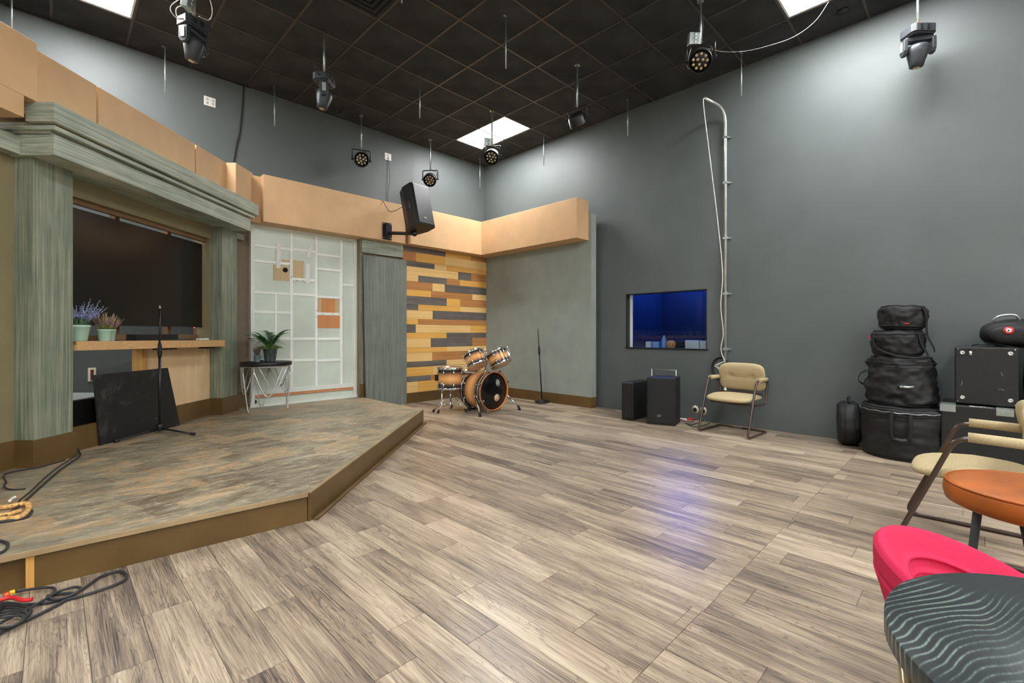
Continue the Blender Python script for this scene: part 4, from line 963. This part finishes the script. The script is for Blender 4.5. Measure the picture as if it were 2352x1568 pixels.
# ================================================================== CONDUIT on right wall
e = thing('conduit', 'tall galvanised conduit with a bent top on the right wall', 'pipe', (-.05, -4.65, .42))
pts = fil([(-.05, -4.66, .43), (-.05, -4.66, 3.98), (-.42, -4.55, 4.02)], .24, 12)
obj('pipe', MB().tube(pts, .0165, 12), M['steelw'], e, world=True)
for z in (.95, 1.65, 2.35, 3.05, 3.62):
    obj('strap', MB().bc((-.045, -4.66, z), (.045, .06, .03)).bc((-.01, -4.70, z), (.02, .03, .02)), M['galv'], e, .003, world=True)
obj('foot', MB().lathe([(.055, 0), (.055, .012), (.02, .02), (.017, .06)], 20, Tr(-.06, -4.66, .42)), M['galv'], e, world=True)
tag(obj('hanging_wire', MB().tube(cat([(-.42, -4.55, 4.02), (-.43, -4.54, 3.93), (-.28, -4.56, 3.3), (-.13, -4.60, 2.5), (-.07, -4.63, 1.9), (-.075, -4.61, 1.5), (-.06, -4.635, 1.15), (-.07, -4.61, .95), (-.06, -4.66, .78)], 8), .006, 8), M['wcable']), 'white wire dropping from the conduit bend along the pipe', 'cable')
m = MB()
for k in range(5): m.tube([(-.03-.007*k, -4.60+(.10+.004*k)*cos(2*pi*i/28), .70+(.13+.005*k)*sin(2*pi*i/28)) for i in range(28)], .004, 6, True)
tag(obj('cable_coil', m, M['cable']), 'black cable coil hung behind the chair by the conduit', 'cable')
m = MB()
for k in range(3): m.tube(cat([(-.08, -4.66, .80), (-.085, -4.58+.02*k, .74), (-.08, -4.62, .66+.02*k), (-.08, -4.76+.03*k, .66)], 6), .004, 6)
tag(obj('wire_tangle', m, M['wcable']), 'white wires tangled at the conduit foot above the chair', 'cable')
for i, (y, z) in enumerate(((-4.252, .135), (-4.36, .13))):
    e = thing('broken_outlet', ('left' if i == 0 else 'right')+' of the two broken outlet holes low on the right wall', 'outlet', (0, y, z-.05))
    obj('ragged_edge', MB().lathe([(.045, 0), (.047, .003)], 9, Tr(0, y, z) @ Ry(-pi/2) @ Matrix.Scale(1.25, 4, (1, 0, 0))).disp(.002, 30, i), M['plaster'], e, world=True)
    obj('opening', MB().lathe([(.028, .0032), (.028, .006)], 12, Tr(0, y+.004, z) @ Ry(-pi/2)), M['hole'], e, world=True)
# wall hole behind the alcove
e = thing('torn_socket', 'torn-out socket with crumbling white edge behind the black board', 'outlet', (-4.93, 0, .7))
def lw(x, y): d = F+R*(x-1176)/1057.8+Vector((0, 0, (764.6-y)/1057.8)); t_ = (-.01-CY)/d.y; return Vector((CX, CY, CZ))+d*t_
a_, b_ = lw(202, 845), lw(221, 875)
obj('ragged_edge', MB().box(a_.x, b_.x, -.012, 0, b_.z, a_.z), M['plaster'], e, .004, world=True)
obj('opening', MB().box(a_.x+.02, b_.x-.02, -.014, -.011, b_.z+.01, a_.z-.02), paint('red_brown_box', (90, 40, 32), .7), e, world=True)
# ================================================================== FLOOR SPEAKERS
def fspk(label, pts, h, ev, grille_edge):
    p = [Vector((q[0], q[1], 0)) for q in pts]; c = sum(p, Vector())/len(p)
    e = thing('floor_speaker', label, 'speaker', (c.x, c.y, 0), 0, 'black loudspeakers on the floor by the window')
    obj('cabinet', MB().prism([(q.x, q.y) for q in p], 0, h), M['spkcab'], e, .012, world=True, seg=3)
    a, b_ = p[grille_edge], p[(grille_edge+1) % len(p)]; d = (b_-a).normalized(); n = Vector((d.y, -d.x, 0))
    if n.dot(c-a) > 0: n = -n
    q = [a+d*.02+n*.001, b_-d*.02+n*.001, b_-d*.02+n*.010, a+d*.02+n*.010]
    obj('grille', MB().prism([(v.x, v.y) for v in q], .03, h-.015), M['grille'], e, .004, world=True)
    if ev:
        mid = a+(b_-a)*.45+n*.012; MM = Tr(mid.x, mid.y, .115) @ Rz(math.atan2(n.y, n.x)+pi/2) @ Rx(pi/2)
        obj('badge', text_mb('EV', .045, MM), M['galv'], e, world=True)
    return e
fspk('narrow side-on black loudspeaker behind, left of the other', [(-.674, -3.545), (-.645, -3.70), (-.15, -3.69), (-.13, -3.52)], .50, False, 0)
fspk('taller front-facing black loudspeaker with small badge', [(-.705, -3.93), (-.60, -4.262), (-.31, -4.19), (-.28, -4.05), (-.42, -3.87)], .595, True, 0)
m = MB()
for q in ((-.22, -3.74), (-.22, -4.09)): m.cyl((q[0], q[1], 0), (q[0], q[1], .665), .007, n=8)
m.cyl((-.22, -3.74, .662), (-.22, -4.09, .662), .0025, n=6).cyl((-.22, -3.74, .3), (-.22, -4.09, .3), .005, n=6)
tag(obj('wire_rack', m, M['galv']), 'thin steel wire frame standing behind the taller loudspeaker', 'rack')
m = MB().tube(cat([fl(1562, 965, .006), fl(1585, 968, .006), fl(1600, 962, .006), fl(1612, 955, .006), fl(1620, 962, .006), fl(1590, 975, .006), fl(1575, 972, .006), fl(1600, 980, .006), fl(1630, 972, .006)], 8), .0045, 6)
tag(obj('floor_cable', m, M['cable']), 'black cable loops on the floor between speaker and chair', 'cable')
m = MB().tube([fl(1562, 961, .01), fl(1578, 963, .01)], .010, 8); tag(obj('cable_plug', m, M['whitep']), 'white plug on the floor beside the taller loudspeaker', 'plug')
m = MB().tube([fl(1579, 963, .012), fl(1592, 961, .012)], .013, 8); tag(obj('cable_plug', m, M['red']), 'red plug on the floor beside the taller loudspeaker', 'plug')
# ================================================================== ARMCHAIRS
def armchair(label, loc, rz):
    e = thing('armchair', label, 'chair', loc, rz, 'oatmeal tweed cantilever armchairs'); w = .275
    for sx in (-1, 1):
        x = sx*w
        pts = fil([(sx*.0, -.20, .0125), (x, -.20, .0125), (x, .34, .0125), (x, .10, .615), (x, -.22, .60), (x*.98, -.17, .33), (x*.9, .12, .345), (0, .14, .345)], .06, 6)
        obj('frame_tube', MB().tube(pts, .0125, 12), M['brown_t'], e)
        obj('arm_pad', MB().tube(fil([(x, .055, .622), (x, -.06, .620), (x, -.185, .616)], .05, 3), .025, 16), M['tweed'], e, .0)
    obj('back_bar', MB().tube(fil([(-w*.98, -.19, .44), (-.12, -.215, .44), (.12, -.215, .44), (w*.98, -.19, .44)], .05), .009, 8), M['brown_t'], e)
    def sf(p): return Vector((p.x, p.y, p.z-.03*(p.y/.25)*(1 if p.y > 0 else 0)+.018*cos(p.x*6)*0))
    obj('seat', MB().cushion(.52, .50, .085, .55, Tr(0, .04, .415) @ Rx(.04), sf), M['tweed'], e)
    def bf(p):
        q = Vector(p); d_ = 0
        for tx in (-.12, .12): d_ += math.exp(-((p.x-tx)**2+(p.y-.02)**2)/.0007)
        cre = math.exp(-(p.y-.0)**2/.0005)*.012
        if p.z < 0: q.z += .030*d_+cre
        q.z -= .45*p.x*p.x; return q
    obj('backrest', MB().cushion(.53, .33, .10, .42, Tr(0, -.205, .635) @ Rx(pi/2-.20), bf, 96, 40), M['tweed'], e)
    for tx in (-.12, .12): obj('button', MB().ball((tx, -.180, .652), .009, 8), M['tweed'], e)
    return e
armchair('oatmeal tweed armchair against the right wall beside the conduit', (-.39, -4.895, 0), rad(86))
armchair('oatmeal tweed armchair at the right edge before the stacked cases', (-2.47, -6.905, 0), 0)
# ================================================================== STOOL
sc_ = wp(1.36, 1.562); e = thing('stool', 'round cognac leather stool on charcoal crossed legs', 'stool', (sc_.x, sc_.y, 0))
obj('seat', MB().lathe([(.195, .625), (.208, .632), (.213, .655), (.211, .678), (.205, .688), (.19, .692), (.001, .695)], 64, cap=False).lathe([(.19, .624), (.19, .626)], 40), M['leath'], e)
obj('piping', MB().tube([(.207*cos(2*pi*i/64), .207*sin(2*pi*i/64), .688) for i in range(64)], .003, 6, True), M['leath'], e)
for k in range(4):
    a = YAW+pi/4+k*pi/2
    for sg_ in (-.30, .30):
        obj('leg', MB().tube([(.135*cos(a+sg_), .135*sin(a+sg_), .625), (.19*cos(a-sg_*.9), .19*sin(a-sg_*.9), .012)], .0105, 10), M['charc'], e)
obj('foot_ring', MB().tube([(.175*cos(2*pi*i/48), .175*sin(2*pi*i/48), .22) for i in range(48)], .008, 8, True), M['charc'], e)
# ================================================================== PINK CHAIR
pc = wp(.95, 1.09); e = thing('pink_chair', 'bright pink quilted tub chair tucked behind the black table', 'chair', (pc.x, pc.y, 0))
def rimz(ph):        # ph measured from the forward axis, positive to the left
    d = abs(ph-rad(48)); return .665-.12*(d/rad(95))**2 if d < rad(95) else .545-.1*((d-rad(95))/rad(45))
NU, NV = 72, 70
def dirn(u): ph = rad(48)+(u-.5)*rad(250); return ph, F*cos(ph)-R*sin(ph)
def gro(z, zz, w=.0028): return math.exp(-((z-zz)/w)**2)
def outer(u, v):
    ph, d = dirn(u); zr = rimz(ph); z = .38+(zr-.01-.38)*v; rr = .272*(.78+.22*min(1, v*1.25))
    for k in range(4): rr -= .006*gro(z, zr-.055-.045*k, .004)
    return Vector((d.x*rr, d.y*rr, z))
def inner(u, v):
    ph, d = dirn(u); zr = rimz(ph); z = .40+(zr-.005-.40)*v; dz = zr-z
    off = .018+.038*(max(dz, 0)/.055)**.8 if dz < .055 else .056+.38*(dz-.055)
    off += .010*gro(dz, .057, .005)
    for k in range(3): off += .006*gro(dz, .09+.036*k, .004)
    rr = .272-off; return Vector((d.x*rr, d.y*rr, z))
m = MB()
m.grid(outer, NU, NV); m.grid(inner, NU, NV)
m.grid(lambda u, v: outer(u, 1)*(1-v)+inner(u, 1)*v+Vector((0, 0, .009*sin(pi*v))), NU, 8)
for uu in (0, 1): m.grid(lambda u, v: outer(uu, u)*(1-v)+inner(uu, u)*v, NV, 2)
obj('tub_back', m, M['pink'], e)
obj('seat', MB().cushion(.39, .39, .10, .8, Tr(0, 0, .40)), M['pink'], e)
for k in range(4):
    a = YAW+pi/4+k*pi/2; obj('leg', MB().tube([(.12*cos(a), .12*sin(a), .38), (.22*cos(a), .22*sin(a), .0)], .014, 12, r1=.009), M['blackm'], e)
# ================================================================== DRUM BAGS, CASES
def bag_surface(r, h, z0, sq, seed, bulge=.04, amp=.016, nz=22, nu=72, r_top=None):
    r_top = r_top or r
    def g(u, v):
        a = 2*pi*u; z = z0+h*v; rr = r+(r_top-r)*v; rr *= 1+bulge*sin(pi*v)
        cr = min(v, 1-v)*h; rr -= .03*math.exp(-cr/.015)
        p = Vector((rr*cos(a), rr*sin(a), z))
        f_ = noise.noise(Vector((cos(a)*2.2+seed*5, sin(a)*2.2, z*9)))*amp+noise.noise(Vector((cos(a)*5+seed, sin(a)*5, z*22)))*amp*.5
        f_ *= min(1, cr/.04)
        return Vector((p.x*(1+f_/rr), p.y*(1+f_/rr), z+noise.noise(Vector((cos(a)*2+seed, sin(a)*2, 0)))*.018*v))
    return g
def drum_bag(name, label, loc, r, h, z0, seed, r_top=None, parts=(), tilt=(0, 0), amp=.014, lidz=.86, bulge=.03):
    e = thing(name, label, 'bag', loc, 0, 'black nylon drum bags stacked by the right wall'); e.rotation_euler = (tilt[0], tilt[1], 0)
    g = bag_surface(r, h, z0, 0, seed, bulge, amp, r_top=r_top); m = MB(); m.grid(g, 96, 34, cu=True)
    top = [g(i/96, 1) for i in range(96)]; bot = [g(i/96, 0) for i in range(96)]; ct = sum(top, Vector())/96+Vector((0, 0, .012)); cb = sum(bot, Vector())/96
    m.grid(lambda u, v: top[int(round(u*96)) % 96]*(1-v)+ct*v, 96, 4, cu=True); m.grid(lambda u, v: bot[int(round(u*96)) % 96]*(1-v)+cb*v, 96, 2, cu=True)
    obj('body', m, M['cloth'], e)
    for lz, mt, rr in ((lidz, 'strap', .006), (lidz-.03/h*1.0, 'blackm', .003), (.985, 'strap', .006), (.02, 'strap', .005)):
        m = MB().tube([g(i/96, lz)*1.0+Vector((g(i/96, lz).x, g(i/96, lz).y, 0)).normalized()*.002 for i in range(96)], rr, 6, True); obj('piping', m, M[mt], e)
    return e, g
def strap(e, pts, w=.035, mt='strap', up=Vector((0, 0, 1)), name='handle'):
    P = cat(pts, 8); m = MB(); vs = []
    for i, p in enumerate(P):
        a = P[max(i-1, 0)]; b_ = P[min(i+1, len(P)-1)]; t_ = (b_-a).normalized(); out = Vector((p.x, p.y, 0)).normalized(); s_ = t_.cross(out); s_ = s_.normalized() if s_.length > .05 else Vector((0, 0, 1))
        vs += [p-s_*w/2, p+s_*w/2, p+s_*w/2+out*.004, p-s_*w/2+out*.004]
    n = len(P); m.add(vs, [(4*i+k, 4*i+(k+1) % 4, 4*i+4+(k+1) % 4, 4*i+4+k) for i in range(n-1) for k in range(4)]+[(0, 1, 2, 3), (4*n-1, 4*n-2, 4*n-3, 4*n-4)], True)
    return obj(name, m, M[mt], e)
def cyp(r, deg, z): # deg measured from the direction towards the camera
    a = math.atan2(-.42, -5.5)+rad(deg); return Vector((r*cos(a), r*sin(a), z))
K = Vector((-.355, -6.40, 0))
e, g = drum_bag('drum_bag', 'largest black drum bag at the bottom of the stack', K, .315, .475, 0, 1, .325, bulge=.01)
strap(e, [cyp(.335, -14, .44), cyp(.36, -14, .33), cyp(.365, -12, .21), cyp(.365, -4, .195), cyp(.365, 6, .21), cyp(.36, 8, .33), cyp(.335, 8, .43)], .03)
strap(e, [cyp(.365, -9, .20), cyp(.368, -2, .192), cyp(.365, 4, .20)], .04, 'blackp', name='handle_grip')
m = MB().tube([cyp(.334, a_, .435+.004*sin(a_*.3)) for a_ in range(-95, 100, 6)], .0035, 6); obj('zip', m, M['galv'], e)
e, g = drum_bag('drum_bag', 'tall black floor tom bag second from the bottom of the stack', K+Vector((.02, .02, .482)), .262, .45, 0, 2, .235, amp=.03)
obj('handle_grip', MB().tube([cyp(.287, -1, .185), cyp(.295, 8, .185), cyp(.29, 18, .19)], .011, 8), M['galv'], e)
strap(e, [cyp(.26, -75, .31), cyp(.31, -80, .27), cyp(.32, -80, .20), cyp(.26, -75, .16)], .03)
strap(e, [cyp(.275, -4, .185), cyp(.283, -1, .185), cyp(.28, 2, .185)], .03)
e, g = drum_bag('drum_bag', 'black tom bag with a long loop strap, third in the stack', K+Vector((.0, .045, .945)), .195, .235, 0, 3, .195, amp=.022)
strap(e, [cyp(.20, -55, .20), cyp(.225, -50, .12), cyp(.225, -35, .05), cyp(.25, 0, .0), cyp(.25, 35, -.015), cyp(.24, 62, .0), cyp(.21, 55, .10), cyp(.195, 48, .22)], .022)
bt = obj('zip_pull', MB().bc((0, 0, 0), (.012, .012, .03), Tr(cyp(.21, -88, .17))), M['red'], e)
e, g = drum_bag('drum_bag', 'smallest black drum bag on top of the stack, slightly tilted', K+Vector((.0, .015, 1.19)), .168, .215, 0, 4, .178, amp=.02, tilt=(.03, .02), lidz=.12)
strap(e, [cyp(.172, 55, .21), cyp(.195, 62, .12), cyp(.19, 64, .04), cyp(.20, 66, -.06), cyp(.235, 74, -.16), cyp(.24, 78, -.20)], .03)
obj('zip_pull', MB().bc((0, 0, 0), (.012, .03, .010), Tr(cyp(.178, 12, .05))), M['red'], e)
# snare bag on edge
e = thing('drum_bag', 'small round black snare bag standing on edge left of the stack', 'bag', (-.22, -5.955, 0), 0, 'black nylon drum bags stacked by the right wall')
SB = Tr(0, 0, .225) @ Rz(pi/2+.22) @ Ry(pi/2)
g = bag_surface(.212, .19, -.095, 0, 6, .05, .014); m = MB(); m.grid(g, 64, 16, cu=True)
top = [g(i/64, 1) for i in range(64)]; bot = [g(i/64, 0) for i in range(64)]
m.grid(lambda u, v: top[int(round(u*64)) % 64]*(1-v)+Vector((0, 0, .105))*v, 64, 3, cu=True); m.grid(lambda u, v: bot[int(round(u*64)) % 64]*(1-v)+Vector((0, 0, -.105))*v, 64, 3, cu=True); m.xf(SB)
obj('body', m, M['cloth'], e)
for zz in (.04, -.04): obj('piping', MB().tube([SB @ Vector((.224*cos(2*pi*i/64), .224*sin(2*pi*i/64), zz)) for i in range(64)], .005, 6, True), M['strap'], e)
obj('handle', MB().tube(cat([SB @ Vector((-.215, -.07, 0)), SB @ Vector((-.262, -.03, 0)), SB @ Vector((-.262, .04, 0)), SB @ Vector((-.215, .08, 0))], 6), .011, 8), M['strap'], e)
# cases
e = thing('equipment_case', 'wide black carpeted case under the square amplifier case', 'case', (-.30, -6.95, 0))
obj('body', MB().box(-.56, -.03, -7.32, -6.665, 0, .535), M['tolex'], e, .012, world=True, seg=3)
for (y0, y1) in ((-6.76, -6.66), (-7.10, -7.00)):
    obj('tape_patch', MB().box(-.5635, -.40, y0, y1, .532, .5375).box(-.5635, -.5605, y0, y1, .475, .537), M['galv'], e, .001, world=True)
obj('latch_strip', MB().box(-.565, -.55, -6.98, -6.84, .528, .54), M['chrome'], e, .002, world=True)
e = thing('amplifier_case', 'square black amplifier case with four round feet facing us', 'case', (-.29, -6.94, .538))
a0 = .50; obj('body', MB().box(-.50, -.09, -7.128, -6.752, .545, 1.035), M['tolex'], e, .012, world=True, seg=3)
for y in (-6.80, -7.082):
    for z in (.60, .985):
        q = obj('foot', MB().lathe([(.016, 0), (.015, .008), (.007, .008), (.006, .004), (.001, .004)], 18, Tr(-.50, y, z) @ Ry(-pi/2), cap=False), M['steelw'], e, world=True, label='pale round foot with brass centre')
for y in (-6.772, -7.108):
    for z in (.565, 1.015): obj('corner_screw', MB().ball((-.501, y, z), .005, 8), M['chrome'], e, world=True)
for (ya, za, yb, zb) in ((-7.01, .685, -7.05, .68), (-6.79, .70, -6.80, .74), (-7.04, .80, -7.03, .83)):
    obj('scuff', MB().tube([(-.5005, ya, za), (-.5005, (ya+yb)/2, za+.006), (-.5005, yb, zb)], .0012, 4), M['galv'], e, world=True)
m = MB()
for k in range(3): m.tube(cat([(-.38, -6.86, 1.045+.006*k), (-.40, -6.90-.02*k, 1.06), (-.36, -6.98, 1.075-.01*k), (-.40, -7.06, 1.05), (-.33, -7.0, 1.045)], 8), .005, 6)
m.tube(cat([(-.40, -6.90, 1.06), (-.47, -6.855, 1.05), (-.512, -6.85, 1.03), (-.514, -6.85, 1.0)], 6), .005, 6)
o = obj('amp_cable', m, M['cable']); tag(o, 'grey cable lying on the amplifier case, plug hanging over its edge', 'cable')
m = MB().cyl((-.514, -6.85, 1.0), (-.514, -6.85, .965), .010, n=10); tag(obj('cable_plug', m, M['steelw']), 'metal plug hanging over the front of the amplifier case', 'plug')
e = thing('backpack', 'black backpack with a handle and round red badge on the cases', 'bag', (-.26, -7.16, 1.04))
obj('body', MB().cushion(.36, .56, .24, .7, Tr(-.27, -7.18, 1.155), None, 60, 30).disp(.014, 9, 2), M['cloth'], e, world=True)
obj('pocket', MB().cushion(.12, .34, .16, .7, Tr(-.42, -7.12, 1.14), None, 40, 20).disp(.008, 12, 4), M['cloth'], e, world=True)
obj('handle', MB().tube(cat([(-.34, -6.985, 1.235), (-.36, -6.99, 1.27), (-.36, -7.03, 1.30), (-.36, -7.11, 1.305), (-.34, -7.14, 1.26)], 6), .009, 8), M['galv'], e, world=True)
bm_ = Tr(-.482, -7.072, 1.175) @ Ry(-pi/2+.15)
q = obj('badge', MB().lathe([(.030, 0), (.030, .004)], 28, bm_), M['red'], e, world=True, label='round red and white badge')
obj('badge_centre', MB().lathe([(.017, .004), (.017, .0055)], 20, bm_), M['whitep'], q, world=True)
obj('badge_cross', MB().bc((0, 0, .0062), (.016, .006, .002), bm_).bc((0, 0, .0062), (.006, .016, .002), bm_), M['blackp'], q, world=True)
m = MB().cushion(.42, .36, .95, .6, Tr(-.27, -7.36, .54+.22), None, 50, 40).disp(.03, 5, 8)
e = thing('gear_bag', 'large soft black gear bag at the right edge beside the cases', 'bag', (-.25, -7.45, .28)); obj('body', m, M['cloth'], e, world=True)
obj('zip', MB().tube(cat([(-.47, -7.20, .75), (-.49, -7.3, .80), (-.48, -7.4, .78)], 6), .004, 6), M['galv'], e, world=True)
# ================================================================== CABLES on stage and floor
def cable(name, px, z, r, mt, label, n=8, cg='cable'):
    m = MB().tube(cat([fl(x, y, z) for x, y in px], n), r, 8); o = obj(name, m, M[mt]); return tag(o, label, cg)
zs_ = SZ+.007
cable('stage_cable', [(181, 1034), (184, 1046), (165, 1060), (140, 1078), (110, 1103), (80, 1130), (50, 1156), (20, 1178), (-10, 1195)], zs_, .0055, 'cable', 'black cable running diagonally across the left of the stage')
cable('stage_cable', [(182, 1020), (178, 1040), (160, 1055), (130, 1075), (100, 1100), (66, 1132), (44, 1150), (40, 1165), (-12, 1200)], zs_+.008, .0045, 'cable', 'second black cable beside the diagonal one on the stage')
cable('stage_cable', [(150, 1056), (90, 1072), (30, 1083), (8, 1092), (14, 1106), (10, 1118), (30, 1124), (58, 1122)], zs_, .0045, 'cable', 'thin black cable curling along the column base')
cable('stage_cable', [(-15, 1240), (8, 1243), (18, 1250), (10, 1264), (-15, 1274)], zs_, .006, 'cable', 'black cable loop at the left edge of the stage')
cable('rope', [(-20, 1166), (20, 1163), (58, 1156), (66, 1164), (60, 1176), (48, 1186), (20, 1190), (-20, 1194)], SZ+.016, .013, 'rope', 'frayed tan rope loop on the stage at the left edge', 10, 'rope')
cable('rope', [(-15, 1180), (10, 1182), (34, 1176), (46, 1172)], SZ+.016, .011, 'rope', 'short piece of tan rope inside the rope loop', 8, 'rope')
cable('stage_cable', [(-10, 1200), (30, 1194), (60, 1187), (72, 1175), (68, 1168)], zs_, .008, 'cable', 'thick black cable around the tan rope')
cable('cable_tie', [(22, 1150), (30, 1143), (36, 1141)], zs_+.012, .007, 'whitep', 'white tie on the stage cables', 4, 'tie')
zf = .009
cable('floor_cable', [(-10, 1455), (60, 1424), (120, 1395), (165, 1368), (160, 1362), (110, 1368), (140, 1378), (220, 1358), (280, 1335), (290, 1320), (270, 1312), (230, 1325), (190, 1352), (150, 1372), (90, 1386), (0, 1389)], zf, .0065, 'cable', 'long grey cable with a loop reaching right along the stage foot', 10)
cable('floor_cable', [(20, 1362), (70, 1353), (115, 1349), (126, 1356), (114, 1370), (130, 1376), (170, 1364), (186, 1352), (170, 1348), (130, 1360), (90, 1384), (40, 1410), (-10, 1436)], zf+.010, .006, 'cable', 'grey cable winding back beside the stage fascia', 10)
for k in range(6):
    cable('floor_cable', [(-14, 1386+7*k), (20+3*k, 1384+6*k), (58-3*k+7*(k%2), 1390+5*k), (72-4*k, 1404+4*k), (50-5*k, 1428+2*k), (-14, 1462-4*k)], zf+.004+.004*k, .0048, 'cable', ['outermost', 'second', 'third', 'fourth', 'fifth', 'innermost'][k]+' turn of the coiled grey cable at the lower left edge')
cable('velcro_strap', [(-12, 1384), (10, 1375), (30, 1372), (52, 1378), (74, 1376)], .045, .008, 'red', 'red strap lying over the coiled cable', 6, 'strap')
cable('cable_connector', [(8, 1368), (20, 1364)], .03, .013, 'orange', 'orange connector above the coiled cable', 4, 'connector')
cable('cable_connector', [(21, 1362), (34, 1358)], .03, .010, 'yellow', 'yellow connector beside the orange one', 4, 'connector')
c = fl(-14, 1420, .0); m = MB().lathe([(.02, 0), (.028, .02), (.028, .05), (.02, .06)], 18, Tr(c)); tag(obj('cable_spool', m, M['rubber']), 'black rubber plug end at the extreme lower left', 'plug')
c = fl(554, 962, SZ); m = MB()
for k in range(4): blade(m, c+Vector((0, 0, .004)), (cos(k*1.7), sin(k*1.7), .3), .022, .014, .3, 2)
tag(obj('fallen_leaf', m, M['leaf']), 'small green fallen leaf on the stage before the table', 'leaf')
